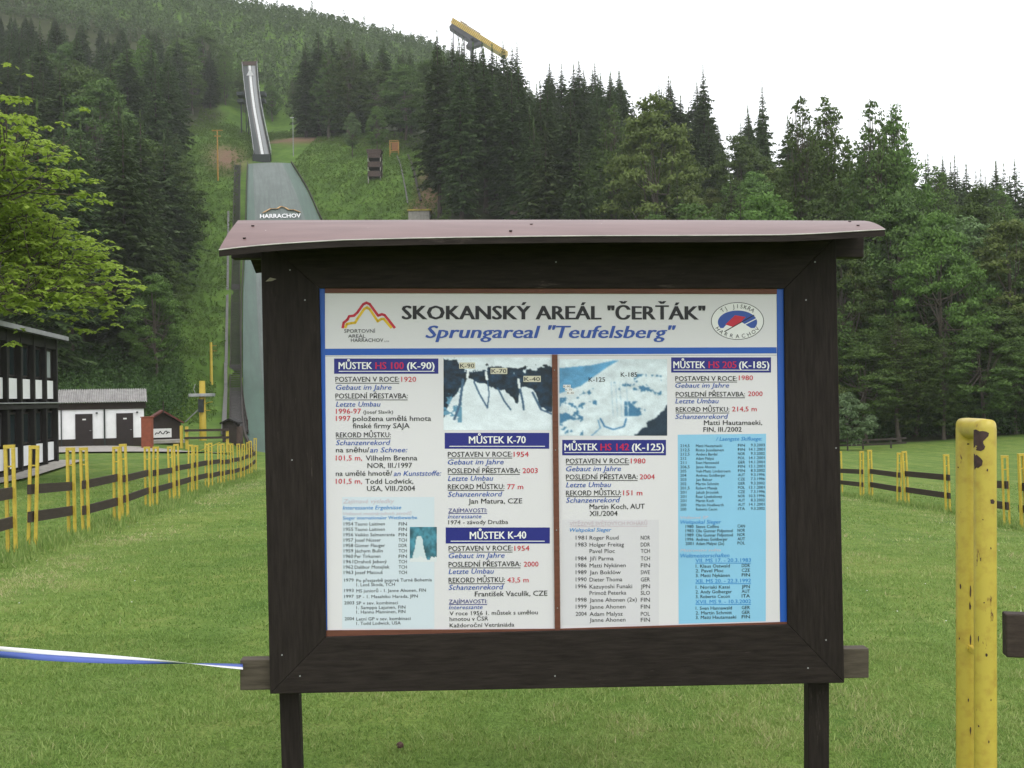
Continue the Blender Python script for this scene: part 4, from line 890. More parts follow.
# ------------------------------------------------------------------ drag lift pylons and gate fence
def pylon(name, u, v, d, h, label, plate=True, w=.4):
    a = P(u, v, d); a.z = hz(a.x, a.y); w *= 1.3; root = empty(name, a, label, 'lift pylon')
    mb = MB(); mb.tube([a - Vector((0, 0, .3)), a + Vector((0, 0, h * .5)), a + Vector((0, 0, h))], [w * .5, w * .46, w * .4], 12); part(mb, 'mast', M['yellow_far'], root)
    if plate:
        mb = MB(); mb.box(a + Vector((0, -.1, h * .76)), (1.65, .9, .22)); part(mb, 'platform', M['steel'], root, .02)
        mb = MB(); mb.box(a + Vector((-.02, -.27, h * .58)), (.36, .3, .95)); part(mb, 'motor_box', M['dark_steel'], root, .02)
        mb = MB(); mb.beam(a + Vector((-.2, -.1, h * .53)), a + Vector((-1.35, .3, h * .31)), .07, .07); part(mb, 'stay', M['steel'], root)
        for (dx, z0, dz) in ((.78, .60, .18), (.6, .5, 0)):
            mb = MB(); mb.tube([a + Vector((.1, -.1, h * z0)), a + Vector((dx * .6, -.15, h * z0 + dz * .8)), a + Vector((dx, -.2, h * z0 + dz))], .03, 6); part(mb, 'arm', M['yellow_far'], root)
        mb = MB(); mb.tube([a + Vector((-.5, 0, h * .79)), a + Vector((-.62, 0, h * .86)), a + Vector((-.5, 0, h * .95))], .025, 6); part(mb, 'hook', M['steel'], root)
    else:
        for z in (.80, .92):
            mb = MB(); mb.beam(a + Vector((-.05, 0, h * z)), a + Vector((h * .13, 0, h * z)), .07, .07); part(mb, 'arm', M['orange_steel'], root)
pylon('lift_pylon', 203, 441, 72, 4.25, 'thick yellow drag lift pylon with grey platform beside the kiosk')
pylon('lift_pylon', 211.5, 384, 130, 5.6, 'slim yellow lift mast on the grassy slope above the thick pylon', False, .32)
def gate_fence():
    a, b = P(181, 441, 66), P(229, 443, 66); root = empty('gate_fence', a, 'low fence of dark rails between yellow posts in front of the lift pylon', 'fence')
    mats = []
    for (u, h) in ((181.5, 1.5), (187, 1.5), (227.5, 1.5)):
        p = P(u, 441.5, 66); p.z = hz(p.x, p.y); mb = MB(); mb.beam(p - Vector((0, 0, .2)), p + Vector((0, 0, h)), .16, .16, (0, 1, 0)); part(mb, 'post', M['yellow_far'], root)
    for z in (.72, 1.22):
        mb = MB(); p, q = P(185, 441.5, 66), P(229.5, 441.5, 66); p.z = q.z = hz(p.x, p.y); mb.beam(p + Vector((0, -.12, z)), q + Vector((0, -.12, z)), .06, .15); part(mb, 'rail', M['rail'], root)
    mb = MB(); p = P(211, 441.5, 65.9); p.z = hz(p.x, p.y)
    for s in (-.5, .5): mb.beam(p + Vector((-.5 * s - .5, 0, .08)), p + Vector((s + .1, 0, .62)), .05, .05)
    part(mb, 'brace', M['yellow_far'], root)
gate_fence()
def plank_fence():
    root = None
    pts = [G(u, d) for u, d in ((800, 84), (835, 85), (862, 86.5), (890, 88), (905, 89))]
    root = empty('plank_fence', pts[0], 'low dark plank fence at the foot of the leafy wood', 'fence')
    for a, b in zip(pts, pts[1:]):
        mb = MB(); mb.beam(a - Vector((0, 0, .2)), a + Vector((0, 0, .95)), .12, .12, (0, 1, 0)); part(mb, 'post', M['dark_brown'], root)
        for z in (.4, .8): mb = MB(); mb.beam(a + Vector((0, -.09, z)), b + Vector((0, -.09, z)), .05, .16); part(mb, 'rail', M['dark_brown'], root)
plank_fence()

# ------------------------------------------------------------------ ski jump
def ski_jump():
    base = LAND[0]; root = empty('ski_jump', (base[0] + 11, base[1], base[2]), 'ski jump with steep trough inrun and green plastic matted landing slope', 'ski jump')
    # landing mats: border, centre, border across
    cross = [0, .02, .14, .14, .3, .5, .7, .86, .86, .98, 1.0]
    def along(t):
        m1 = t.nodes.new('ShaderNodeMapping'); m1.inputs['Rotation'].default_value = (0, 0, R(-15.5)); t.links.new(t.nodes.new('ShaderNodeTexCoord').outputs['Object'], m1.inputs[0])
        m2 = t.nodes.new('ShaderNodeMapping'); m2.inputs['Scale'].default_value = (1.1, .06, .02); t.links.new(m1.outputs[0], m2.inputs[0]); return m2.outputs[0]
    def matted(name, c0, c1):
        m, t, b = nodes(name); g = coords(t)
        w = t.nodes.new('ShaderNodeTexWave'); w.wave_type = 'BANDS'; w.bands_direction = 'Y'; w.inputs['Scale'].default_value = .55; w.inputs['Distortion'].default_value = .6; w.inputs['Detail'].default_value = 2; t.links.new(g, w.inputs['Vector'])
        n = noise(t, along(t), 1.2, 6, .75); n2 = noise(t, g, .35, 4)
        r = ramp(t, [(.42, [x * .55 for x in c0]), (.56, c1)]); t.links.new(n, r.inputs[0])
        c = mixc(t, .5, r.outputs[0], mixc(t, w.outputs[0], [x * .35 for x in c0], c1)); c = mixc(t, n2, [x * .8 for x in c0], c)
        t.links.new(c, b.inputs['Base Color']); b.inputs['Roughness'].default_value = .45; return m
    mg = matted('green_plastic_mats', (.016, .066, .038), (.042, .115, .072)); mc = matted('faded_grey_green_mats', (.034, .062, .048), (.135, .175, .150))
    def strip(name, k0, k1, mat, dz=0, nn=4, rows=None):
        mb = MB(); vs = []; rr = LAND if rows is None else rows
        for x, y, z, w in rr:
            for j in range(nn + 1): kk = k0 + (k1 - k0) * j / nn; vs.append((x + w * kk, y, z + dz - .25 * (2 * kk - 1) ** 2))
        mb.add(vs, [(i * (nn + 1) + j, i * (nn + 1) + j + 1, (i + 1) * (nn + 1) + j + 1, (i + 1) * (nn + 1) + j) for i in range(len(rr) - 1) for j in range(nn)], 0, True)
        return part(mb, name, mat, root)
    ls = strip('landing_slope', .115, .80, mc, 0, 8); strip('mat_border', 0, .1145, mg, 0, 2); strip('mat_border', .8005, 1, mg, 0, 2)
    # edge boards
    for kk in (-.012, 1.012):
        mb = MB(); pts = [Vector((x + w * kk, y, z + .1)) for x, y, z, w in LAND]
        for a, b in zip(pts, pts[1:]): mb.beam(a, b, .15, .55)
        part(mb, 'edge_board', M['dark_brown'], root)
    # emblem and word on the mats
    def on(k, j, lift=.35):
        f = j * (len(LAND) - 1); i = min(int(f), len(LAND) - 2); t = f - i; r = LAND[i] * (1 - t) + LAND[i + 1] * t; return Vector((r[0] + r[3] * k, r[1] - .1, r[2] + lift))
    def at(u, v):
        best = min(range(200), key=lambda q: abs(proj(on(.5, q / 199, .1))[1] - v)); j = best / 199
        p0, p1 = proj(on(0, j, .1))[0], proj(on(1, j, .1))[0]; return on((u - p0) / (p1 - p0), j, .12)
    mb = MB(); pts = [(263, 212.5), (270, 209), (277, 208.5), (281, 206), (285, 207), (289, 210), (294, 210), (300, 213)]
    for a, b in zip(pts, pts[1:]): mb.beam(at(*a), at(*b), .5, .1)
    local(mb, root).build('emblem', plain('orange_marking', (.50, .30, .12), .6, .2, 1), ls)
    c = bpy.data.curves.new('w', 'FONT'); c.body = 'HARRACHOV'; c.offset = .02; c.resolution_u = 2; o = bpy.data.objects.new('w', c); COL.objects.link(o)
    ev = o.evaluated_get(bpy.context.evaluated_depsgraph_get()); m = ev.to_mesh(); v = [p.co.copy() for p in m.vertices]; f = [list(p.vertices) for p in m.polygons]; ev.to_mesh_clear(); bpy.data.objects.remove(o)
    x0, x1 = min(p.x for p in v), max(p.x for p in v); y1 = max(p.y for p in v); bl, br, tl = at(260, 218), at(301, 218), at(260, 214.2)
    mb = MB(); mb.add([bl + (br - bl) * ((p.x - x0) / (x1 - x0)) + (tl - bl) * (p.y / y1) for p in v], f); local(mb, root).build('lettering', plain('white_marking', (.7, .7, .7), .6, .05, 1), ls)
    # inrun: trough on a dark steel frame
    I = [P(256.5 + 6, 156, 268), P(258.3, 132, 284), P(254, 108, 306), P(251.2, 86, 326), P(249.5, 66, 345)]
    R0 = [17.5, 15.5, 14.5, 14.5, 15.0]
    Wd = [r * d / 1000 for r, d in zip(R0, (268, 284, 306, 326, 345))]
    IR = catmull([list(p) + [w] for p, w in zip(I, Wd)], 5)
    def ribbon(name, k0, k1, z0, z1, mat, nn=1):
        mb = MB(); vs = []
        for x, y, z, w in IR: vs += [(x + w * k0, y, z + z0), (x + w * k1, y, z + z1)]
        mb.add(vs, [(2 * i, 2 * i + 1, 2 * i + 3, 2 * i + 2) for i in range(len(IR) - 1)]); return part(mb, name, mat, root)
    ribbon('inrun_floor', -.42, .42, 0, 0, M['inrun_floor']); ribbon('track', -.07, .09, .15, .15, M['track_white']); ribbon('lane', .14, .36, .1, .1, plain('grey_lane', (.19, .20, .20), .6))
    for s in (-1, 1):
        mb = MB()
        for r0, r1 in zip(IR, IR[1:]): mb.beam((r0[0] + s * r0[3] * .46, r0[1], r0[2] + .2), (r1[0] + s * r1[3] * .46, r1[1], r1[2] + .2), .14, 1.2)
        w = part(mb, 'side_wall', M['dark_steel'], root)
        mb = MB()
        for r0, r1 in zip(IR, IR[1:]): mb.beam((r0[0] + s * r0[3] * .5, r0[1], r0[2] + 1.5), (r1[0] + s * r1[3] * .5, r1[1], r1[2] + 1.5), .12, .16)
        for r0 in IR[::2]: mb.beam((r0[0] + s * r0[3] * .5, r0[1], r0[2] + .3), (r0[0] + s * r0[3] * .5, r0[1], r0[2] + 1.5), .08, .08, (0, 1, 0))
        local(mb, root).build('handrail', M['steel'], w)
    mb = MB()
    for r in IR[2::5]: 
        for s in (-1, 1):
            x = r[0] + s * r[3] * .35; mb.beam((x, r[1], r[2] - .2), (x - s * .2, r[1], hz(x, r[1]) - .5), .28, .28, (0, 1, 0))
        mb.beam((r[0] - r[3] * .35, r[1], r[2] - .5), (r[0] + r[3] * .35, r[1], r[2] - .5), .3, .3)
        zz = hz(r[0], r[1]); mb.beam((r[0] - r[3] * .35, r[1], zz + .3), (r[0] + r[3] * .35, r[1], r[2] - .8), .14, .14); mb.beam((r[0] + r[3] * .35, r[1], zz + .3), (r[0] - r[3] * .35, r[1], r[2] - .8), .14, .14)
    for r0, r1 in zip(IR, IR[1:]): mb.beam((r0[0], r0[1], r0[2] - .55), (r1[0], r1[1], r1[2] - .55), r0[3] * .8, .7)
    part(mb, 'support_frame', M['dark_steel'], root)
    mb = MB(); r = IR[0]; mb.box((r[0], r[1] - .6, r[2] - .9), (r[3] * 1.02, 1.2, 2.2)); part(mb, 'takeoff_table', M['dark_steel'], root)
    for s in (-1, 1):
        mb = MB(); r = IR[14]; c = Vector((r[0] + s * (r[3] * .5 + 1.1), r[1], r[2] - 1.4)); mb.box(c, (2.2, 3, 1.1)); mb.box(c + Vector((0, 0, -2.2)), (2.0, 2.4, 1.0)); mb.beam(c + Vector((0, 0, -1)), (c.x, c.y, hz(c.x, c.y) - .5), .4, .4, (0, 1, 0)); part(mb, 'side_platform', M['dark_steel'], root)
    mb = MB(); r = IR[-1]; w = r[3]
    for s in (-1, 1): mb.beam((r[0] + s * w * .5, r[1], r[2] - 2), (r[0] + s * w * .5, r[1], r[2] + 2.4), .22, .22, (0, 1, 0))
    mb.beam((r[0] - w * .5, r[1], r[2] + .9), (r[0] + w * .5, r[1], r[2] + .9), .2, 1.4); part(mb, 'start_gate', M['mud_wood'], root)
    mb = MB(); r = IR[-4]; t = Vector((r[0], r[1] - .3, r[2] + .4)); mb.prism([t + Vector((-1.2, 0, 0)), t + Vector((1.2, 0, 0)), t + Vector((0, 0, 2.2))], (0, .2, 0)); part(mb, 'start_marker', M['track_white'], root)
ski_jump()

def side_strip(name, pts, w, mats, label, cat, treads=False):
    """built ribbons running up the slope: stairs and channel"""
    P3 = [G(u, d, .25) for u, d in pts]; r = catmull([list(p) for p in P3], 8); root = empty(name, r[0], label, cat)
    r = [Vector((p[0], p[1], hz(p[0], p[1]) + .3)) for p in r]
    if treads:
        mb = MB()
        for a, b in zip(r, r[1:]):
            n = max(2, int((b - a).length / .55))
            for k in range(n): p = a.lerp(b, k / n); mb.box(p, (w, .4, .06))
        part(mb, 'treads', mats[0], root)
        for s in (-1, 1):
            mb = MB()
            for a, b in zip(r, r[1:]): mb.beam(a + Vector((s * w / 2, 0, -.05)), b + Vector((s * w / 2, 0, -.05)), .12, .3)
            part(mb, 'stringer', mats[1], root)
            mb = MB()
            for a, b in zip(r, r[1:]): mb.beam(a + Vector((s * w / 2, 0, .95)), b + Vector((s * w / 2, 0, .95)), .05, .06); mb.beam(a + Vector((s * w / 2, 0, 0)), a + Vector((s * w / 2, 0, .95)), .05, .05, (0, 1, 0))
            part(mb, 'handrail', mats[1], root)
    else:
        mb = MB()
        for a, b in zip(r, r[1:]): mb.beam(a, b, w, .3)
        part(mb, 'channel', mats[0], root)
    return root
side_strip('stairway', [(238.5, 84), (236.5, 115), (236, 140), (237, 176), (239, 219), (241, 262)], 1.5, (M['inrun_floor'], M['dark_brown']), 'long dark wooden stairway climbing beside the matted landing slope', 'stairs', True)
side_strip('drain_channel', [(223, 82), (225, 110), (227, 150), (229.5, 190), (231, 225)], .42, (M['inrun_floor'],), 'straight grey channel running up the grass beside the stairway', 'channel')
def tall_mast():
    a = G(221, 246); h = 12.5; root = empty('lift_mast', a, 'thin orange lift mast with crossarm high beside the ski jump', 'lift mast')
    mb = MB(); mb.tube([a - Vector((0, 0, .5)), a + Vector((0, 0, h))], [.22, .14], 8); part(mb, 'mast', M['orange_steel'], root)
    for z, w in ((h, 2.6), (h - 1.4, 1.6)): mb = MB(); mb.beam(a + Vector((-w / 2, 0, z)), a + Vector((w / 2, 0, z)), .2, .2); part(mb, 'crossarm', M['orange_steel'], root)
    a = G(297, 272); h = 10.5; root = empty('lamp_post', a, 'slender grey lamp post standing on the slope beside the ski jump', 'lamp post')
    mb = MB(); mb.tube([a - Vector((0, 0, .5)), a + Vector((0, 0, h))], [.13, .07], 8); part(mb, 'pole', M['steel'], root)
    mb = MB(); mb.box(a + Vector((-.25, 0, h + .05)), (.9, .4, .18)); part(mb, 'lamp_head', M['track_white'], root, .03)
tall_mast()

# ------------------------------------------------------------------ things on the far slope
def judges_tower():
    a = G(378, 234); k = .234; root = empty('judges_tower', a, 'brown three storey judges tower with open viewing slots on the slope', 'judges tower'); w, D = 13.5 * k, 3.0
    B = lambda x, z, y=0: a + Vector((x, y, z))
    mb = MB()
    for s in (-1, 1):
        for y in (0, D): mb.beam(B(s * w * .46, -1, y), B(s * w * .46, 7.2, y), .2, .2, (0, 1, 0))
    part(mb, 'frame', M['concrete'], root)
    for i, z in enumerate((.9, 3.1, 5.3)):
        mb = MB(); h = 1.25 if i < 2 else 1.0
        for (y0, y1) in ((-.1, 0), (D, D + .1)): boxw(mb, a, Vector((1, 0, 0)), Vector((0, 1, 0)), -w / 2, w / 2, y0, y1, z, z + h)
        for (x0, x1) in ((-w / 2, -w / 2 + .1), (w / 2 - .1, w / 2)): boxw(mb, a, Vector((1, 0, 0)), Vector((0, 1, 0)), x0, x1, .002, D - .002, z, z + h)
        boxw(mb, a, Vector((1, 0, 0)), Vector((0, 1, 0)), -w / 2 + .1, w / 2 - .1, .002, D - .002, z, z + .1)
        part(mb, 'storey', M['mud_wood'], root)
    mb = MB(); boxw(mb, a, Vector((1, 0, 0)), Vector((0, 1, 0)), -w / 2 + .15, w / 2 - .15, D - .15, D - .05, .5, 7.0); part(mb, 'back_wall', M['black_timber'], root)
    mb = MB(); mb.prism([B(-w / 2 - .2, 7.0, -.3), B(w / 2 + .2, 7.0, -.3), B(w / 2 + .2, 7.25, -.3), B(-w / 2 - .2, 7.25, -.3)], (0, D + .6, 0)); mb.prism([B(-w / 2 - .1, 6.3, -.2), B(w / 2 + .1, 6.3, -.2), B(w / 2 + .1, 6.995, -.2), B(-w / 2 - .1, 6.995, -.2)], (0, .1, 0)); part(mb, 'roof', M['mud_wood'], root)
judges_tower()
def small_jump():
    a = G(398, 258); root = empty('small_ski_jump', a, 'small disused ski jump with orange start frame and two dark rails', 'ski jump')
    top = a + Vector((0, 0, 1.5)); mb = MB()
    for dx in (-1.1, 1.1):
        for dy in (0, 1.6): mb.beam(a + Vector((dx, dy, -1)), a + Vector((dx, dy, 4.2)), .14, .14, (0, 1, 0))
    for z in (1.5, 4.1):
        mb.beam(a + Vector((-1.1, 0, z)), a + Vector((1.1, 0, z)), .14, .14); mb.beam(a + Vector((-1.1, 1.6, z)), a + Vector((1.1, 1.6, z)), .14, .14)
    part(mb, 'start_frame', M['orange_steel'], root)
    mb = MB(); mb.box(a + Vector((.2, .9, 2.7)), (1.8, .1, 2.2)); part(mb, 'start_panel', plain('orange_brown_board', (.25, .11, .04), .7), root)
    r = [Vector((p[0], p[1], hz(p[0], p[1]) + .35)) for p in [tuple(G(u, d)[:2]) for u, d in ((401, 256), (404, 246), (406, 236), (409, 226), (411, 217))]]
    mb = MB()
    for p, q in zip(r, r[1:]): mb.beam(p, q, .28, .3)
    part(mb, 'rail', M['inrun_floor'], root)
    r = [Vector((p[0], p[1], hz(p[0], p[1]) + .35)) for p in [tuple(G(u, d)[:2]) for u, d in ((412, 256), (415, 246), (418, 236), (421, 226), (424, 217))]]
    mb = MB()
    for p, q in zip(r, r[1:]): mb.beam(p, q, .5, .3)
    part(mb, 'rail', M['dark_brown'], root)
    a = P(419, 219, 198); a.z = hz(a.x, a.y); root = empty('takeoff_block', a, 'concrete block with mossy yellow top edge below the small ski jump', 'takeoff block'); k = .21
    a.z = P(419, 219, 198).z
    mb = MB(); mb.box(a + Vector((0, 1.5, .3)), (20 * k, 3, 2.6)); part(mb, 'block', M['concrete'], root, .05)
    mb = MB(); mb.box(a + Vector((.1, 1.5, 1.78)), (23 * k, 3.4, .35)); part(mb, 'top_slab', plain('yellow_moss', (.33, .27, .06), .9, .4, 2), root, .05)
small_jump()
def wood_stands():
    for (u, vb, d, w, h, lab) in ((648, 216, 160, 2.4, 2.6, 'small brown wooden hide half hidden among the trees behind the board roof'), (517, 216, 175, 1.2, 2.0, 'little brown plank box below the pale green larch')):
        a = G(u, d); a.z = P(u, vb, d).z - .2; root = empty('wooden_hide', a, lab, 'wooden hide'); B = lambda x, z, y=0: a + Vector((x, y, z))
        mb = MB()
        for s in (-1, 1):
            for y in (0, 1.2): mb.beam(B(s * w / 2, -3, y), B(s * w / 2, h, y), .12, .12, (0, 1, 0))
        part(mb, 'frame', M['weathered'], root)
        for z in np.linspace(.2, h - .1, 8): 
            pass
        mb = MB(); 
        for z in np.linspace(.25, h - .15, 7): mb.beam(B(-w / 2, z, -.08), B(w / 2, z, -.08), .04, .24)
        part(mb, 'boarding', M['mud_wood'], root)
wood_stands()
def flying_tower():
    d = 600; A, Bq = P(452.5, 17.5, d), P(508, 51.5, d); dr = (Bq - A).normalized(); up = Vector((0, -1, 0)).cross(dr); up = up if up.z > 0 else -up
    L = (Bq - A).length; root = empty('jump_tower', (Bq.x, Bq.y + 3, hz(Bq.x, Bq.y)), 'ribbed yellow ski flying tower slanting above the spruces on the skyline', 'jump tower')
    th = 3.2
    def q(s, t, y=0): return A + dr * s + up * t + Vector((0, y, 0))
    mb = MB(); mb.prism([q(0, 0), q(L, 0), q(L, -th), q(1.0, -th)], (0, 7, 0)); part(mb, 'cladding', M['tower_yellow'], root)
    mb = MB()
    for s in np.arange(.6, L - .3, 1.15): mb.beam(q(s, .05, -.1), q(s, -th, -.1), .28, .2, (0, 1, 0))
    part(mb, 'rib', M['tower_rib'], root)
    mb = MB(); mb.prism([q(1.5, -th - .02), q(L * .55, -th - .02), q(L * .50, -th - 3.0), q(1.2, -th - 2.6)], (0, 7, 0)); part(mb, 'underside', M['tower_dark'], root)
    mb = MB(); mb.beam(q(5.4, .4), q(L * .5, .35), .3, .5); mb.beam(q(L * .12, .9), q(L * .25, .9), .3, .25); part(mb, 'handrail', M['tower_rib'], root)
    mb = MB(); p = q(L * .42, -th - 3); g = hz(p.x, p.y) - 1
    mb.prism([q(L * .42, -th - 1), q(L * .60, -th - .4), q(L * .46, -th - 7), q(L * .40, -th - 7)], (0, 6, 0)); part(mb, 'bracket', M['tower_dark'], root)
    for s in (.10, .2, .3, .43):
        mb = MB(); p = q(L * s, -th - 2.5, 1); mb.beam(p, (p.x + .5, p.y, hz(p.x, p.y) - 1), .5 if s < .4 else 2.0, .5, (0, 1, 0)); part(mb, 'strut', M['tower_dark'], root)
    mb = MB()
    for s0, s1 in ((.14, .3), (.22, .4)): mb.beam(q(L * s0, -th - 2.5, 1), q(L * s1, -th - 8, 1), .3, .3)
    part(mb, 'brace', M['tower_dark'], root)
    mb = MB()
    for s in (.02, .15, .24): mb.beam(q(L * s, .2, 2), q(L * s, .2, 2) + Vector((0, 0, 4)), .08, .08, (0, 1, 0))
    part(mb, 'antenna', M['steel'], root)
flying_tower()

# ------------------------------------------------------------------ trees
def rvec(n, r): v = r.normal(size=(n, 3)); return v / np.linalg.norm(v, axis=1, keepdims=True)
def diamonds(c, a, b):
    """rhombic leaves: centre, half long axis, half short axis"""
    return np.stack([c - a, c + b * 1.0 - a * .15, c + a, c - b - a * .15], 1).reshape(-1, 3)
def spruce_mesh(seed, H=28., Rm=3.6, dens=1.0, bare=.10):
    r = np.random.default_rng(seed); C_, A_l, B_l = [], [], []
    nw = int(58 * dens)
    for w in range(nw):
        t = (w + r.uniform(-.4, .4)) / nw; t = 1 - (1 - min(max(t, 0), 1)) ** 1.15; h = H * (bare + (1 - bare) * t)
        prof = min(1, (1 - t) * 1.6) ** 1.0 * (1 - .3 * math.exp(-t * 9)); nb_ = max(5, int(9 * (1 - t * .45)))
        for k in range(nb_):
            az = 2 * math.pi * (k + r.uniform(0, .9)) / nb_ + w * 1.3; L = (Rm * prof + .10) * r.uniform(.5, 1.2)
            dirh = np.array([math.cos(az), math.sin(az), 0]); side = np.array([-dirh[1], dirh[0], 0]); slope = -.30 + .55 * t + r.uniform(-.12, .12)
            ns = max(2, int(2 + L * 2.6)); s = np.sort(r.uniform(.12, 1, ns))
            for x in s:
                p = np.array([0, 0, h]) + dirh * L * x + np.array([0, 0, slope * L * x - .10 * L * x * x + .12 * L * max(0, x - .7)])
                for sd in (-1, 1, -1, 1):
                    sl = .72 * (.22 + .78 * min(1, prof * 2.2)) * (.28 + .30 * (1 - x) * L / 2 + .16) * r.uniform(.7, 1.3)
                    ax = dirh * r.uniform(.35, .9) + side * sd * r.uniform(.3, .9) + np.array([0, 0, -r.uniform(.1, .7)]); ax /= np.linalg.norm(ax)
                    bx = np.cross(ax, r.normal(size=3) * .5 + np.array([0, 0, 1.])); bx /= np.linalg.norm(bx)
                    C_.append(p + ax * sl * .7); A_l.append(ax * sl); B_l.append(bx * sl * r.uniform(.28, .5))
    for k in range(10): C_.append(np.array([0, 0, H + .75 - k * .16])); ax = np.array([r.normal() * .12, r.normal() * .12, 1.]); A_l.append(ax * .42); B_l.append(np.array([r.normal(), r.normal(), .1]) * .075)
    return diamonds(np.array(C_), np.array(A_l), np.array(B_l))
def trunk_mesh(name, H, r0, mat, limbs=(), seed=0, bend=.0):
    rr = random.Random(seed); mb = MB(); pts = [Vector((bend * math.sin(k * .9) * H * .02, bend * math.cos(k * 1.3) * H * .02, -.6 + (H + .6) * k / 7)) for k in range(8)]
    mb.tube(pts, [r0 * (1.25 if k == 0 else 1 - .92 * k / 7) + .02 for k in range(8)], 8)
    for (z, end, rad) in limbs:
        a = Vector((0, 0, z)); e = Vector(end); m = a.lerp(e, .5) + Vector((0, 0, (e - a).length * -.06)); mb.tube([a, m, e], [rad, rad * .65, rad * .2], 6)
    o = mb.build(name, mat); me = o.data; bpy.data.objects.remove(o); return me
def leafy_mesh(seed, H, rx, rz, zc, nclump, nleaf, lsize, clump=.3, airy=0., fill=.55):
    """crown of leaf clumps inside an ellipsoid; returns leaf coordinates and clump centres"""
    r = np.random.default_rng(seed); cs = []
    while len(cs) < nclump:
        v = rvec(1, r)[0] * r.uniform(fill, 1.0) ** .6; 
        w = 1.0 - (.62 * max(0, v[2]) ** 1.4 if nclump < 200 else .72 * max(0, v[2]) - .25 * max(0, -v[2]) ** 2)
        p = np.array([v[0] * rx * w, v[1] * rx * w, zc + v[2] * rz]); cs.append(p)
    out = []
    for p in cs:
        cr = clump * rx * r.uniform(.6, 1.25); n = int(nleaf * r.uniform(.6, 1.3)); d = rvec(n, r); d[:, 2] = np.where(d[:, 2] < -.25, -d[:, 2] * .6, d[:, 2])
        rad = cr * r.uniform(.45, 1.08, (n, 1)); c = p + d * rad * np.array([1, 1, .72])
        ax = rvec(n, r) * .9 + d * .35; ax[:, 2] -= .25; ax /= np.linalg.norm(ax, axis=1, keepdims=True); bx = np.cross(ax, d + .4 * rvec(n, r)); bx /= np.linalg.norm(bx, axis=1, keepdims=True) + 1e-6
        s = lsize * r.uniform(.6, 1.35, (n, 1)); out.append(diamonds(c, ax * s, bx * s * .55))
    return np.concatenate(out), cs
KIND = {}
L_SPR = [leafmat('spruce_needles', (.034, .062, .020), (.096, .146, .048), .2, .12, .22), leafmat('spruce_fresh_needles', (.03, .05, .016), (.075, .105, .032), .15, .12, .2)]
L_DEC = {'deep': leafmat('deep_green_leaves', (.040, .077, .019), (.105, .165, .040), .22, .22, .28), 'mid': leafmat('mid_green_leaves', (.052, .10, .021), (.13, .215, .048), .25, .22, .25),
         'olive': leafmat('olive_leaves', (.060, .085, .020), (.135, .165, .045), .22, .22, .22), 'light': leafmat('pale_broad_leaves', (.075, .125, .045), (.15, .225, .085), .25, .25, .12), 'pale': leafmat('pale_willow_leaves', (.07, .115, .05), (.15, .21, .10), .25, .3, .15)}
SPR = []
for i in range(6):
    H = 28; me = fast_mesh('crown', spruce_mesh(100 + i, H, [3.9, 4.4, 3.5, 4.1, 4.8, 3.7][i], 1.0, [.08, .12, .2, .06, .1, .25][i]), 4, L_SPR[0]); SPR.append((me, H, trunk_mesh('trunk', H * .97, .32, M['bark_dark'], (), i)))
LAR = []
for i in range(2):
    H = 24; me = fast_mesh('crown', spruce_mesh(140 + i, H, 4.8, .95, .05), 4, L_SPR[1]); LAR.append((me, H, trunk_mesh('trunk', H * .97, .28, M['bark_dark'], (), i)))
DEC = {}
def dec(kind, seed, H, rx, rz, zc, nc, nl, ls, clump, fill=.55):
    co, cs = leafy_mesh(seed, H, rx, rz, zc, nc, nl, ls, clump, 0, fill)
    rr = random.Random(seed); lim = [(rr.uniform(.25, .6) * H, tuple(c), (.09 if nc < 200 else .045) * H / 18) for c in (sorted(cs, key=lambda q: -q[2])[:40] if nc > 200 else []) + rr.sample(list(cs), min(26, len(cs)))]
    DEC.setdefault(kind, []).append((fast_mesh('crown', co, 4, L_DEC[kind]), H, trunk_mesh('trunk', zc + rz * .5, .24 * H / 18, M['bark'], lim, seed, .6)))
for i in range(3): dec('deep', 200 + i, 20, 4.4 + .4 * i, 8.4, 11.4, 120, 190, .17, .26)
for i in range(3): dec('mid', 220 + i, 20, 4.7 + .3 * i, 8.2, 11.6, 110, 200, .17, .27)
dec('mid', 230, 20, 4.1, 9.2, 10.8, 900, 20, .14, .13, .1); dec('deep', 231, 20, 3.9, 9.3, 10.6, 850, 20, .14, .13, .1)
for i in range(2): dec('olive', 240 + i, 20, 4.5, 8.4, 11.3, 120, 180, .17, .25)
dec('light', 246, 20, 5.0, 8.0, 11.8, 110, 200, .17, .26); dec('pale', 250, 6, 2.6, 2.6, 3.2, 45, 110, .16, .3)
POOL = {'spruce': SPR, 'larch': LAR, **DEC}
NAMES = {'spruce': 'spruce_tree', 'larch': 'larch_tree', 'deep': 'leafy_tree', 'mid': 'leafy_tree', 'olive': 'leafy_tree', 'light': 'leafy_tree', 'pale': 'willow_bush'}
PLACED = []
def tree(kind, x, y, h, label, group, wide=1.0, var=None, small=False):
    pool = POOL[kind]; me, H, tr = pool[random.randrange(len(pool)) if var is None else var]
    z = hz(x, y); root = empty(NAMES[kind], (x, y, z), label, 'bush' if kind == 'pale' else 'tree', group, random.uniform(0, 6.28))
    s = h / H; 
    for nm, m in (('crown', me), ('trunk', tr)):
        o = link(nm, m, root); o.scale = (s * wide * random.uniform(.92, 1.08), s * wide * random.uniform(.92, 1.08), s)
        if nm == 'crown': o.rotation_euler = (0, 0, 0)
    PLACED.append((x, y)); return root
def tree_top(kind, u, vt, d, label, group=None, wide=1.0, var=None):
    """tree whose tip is seen at photo (u, vt), d metres away"""
    p = P(u, vt, d); h = p.z - hz(p.x, p.y); return tree(kind, p.x, p.y, max(3, h), label, group, wide, var)
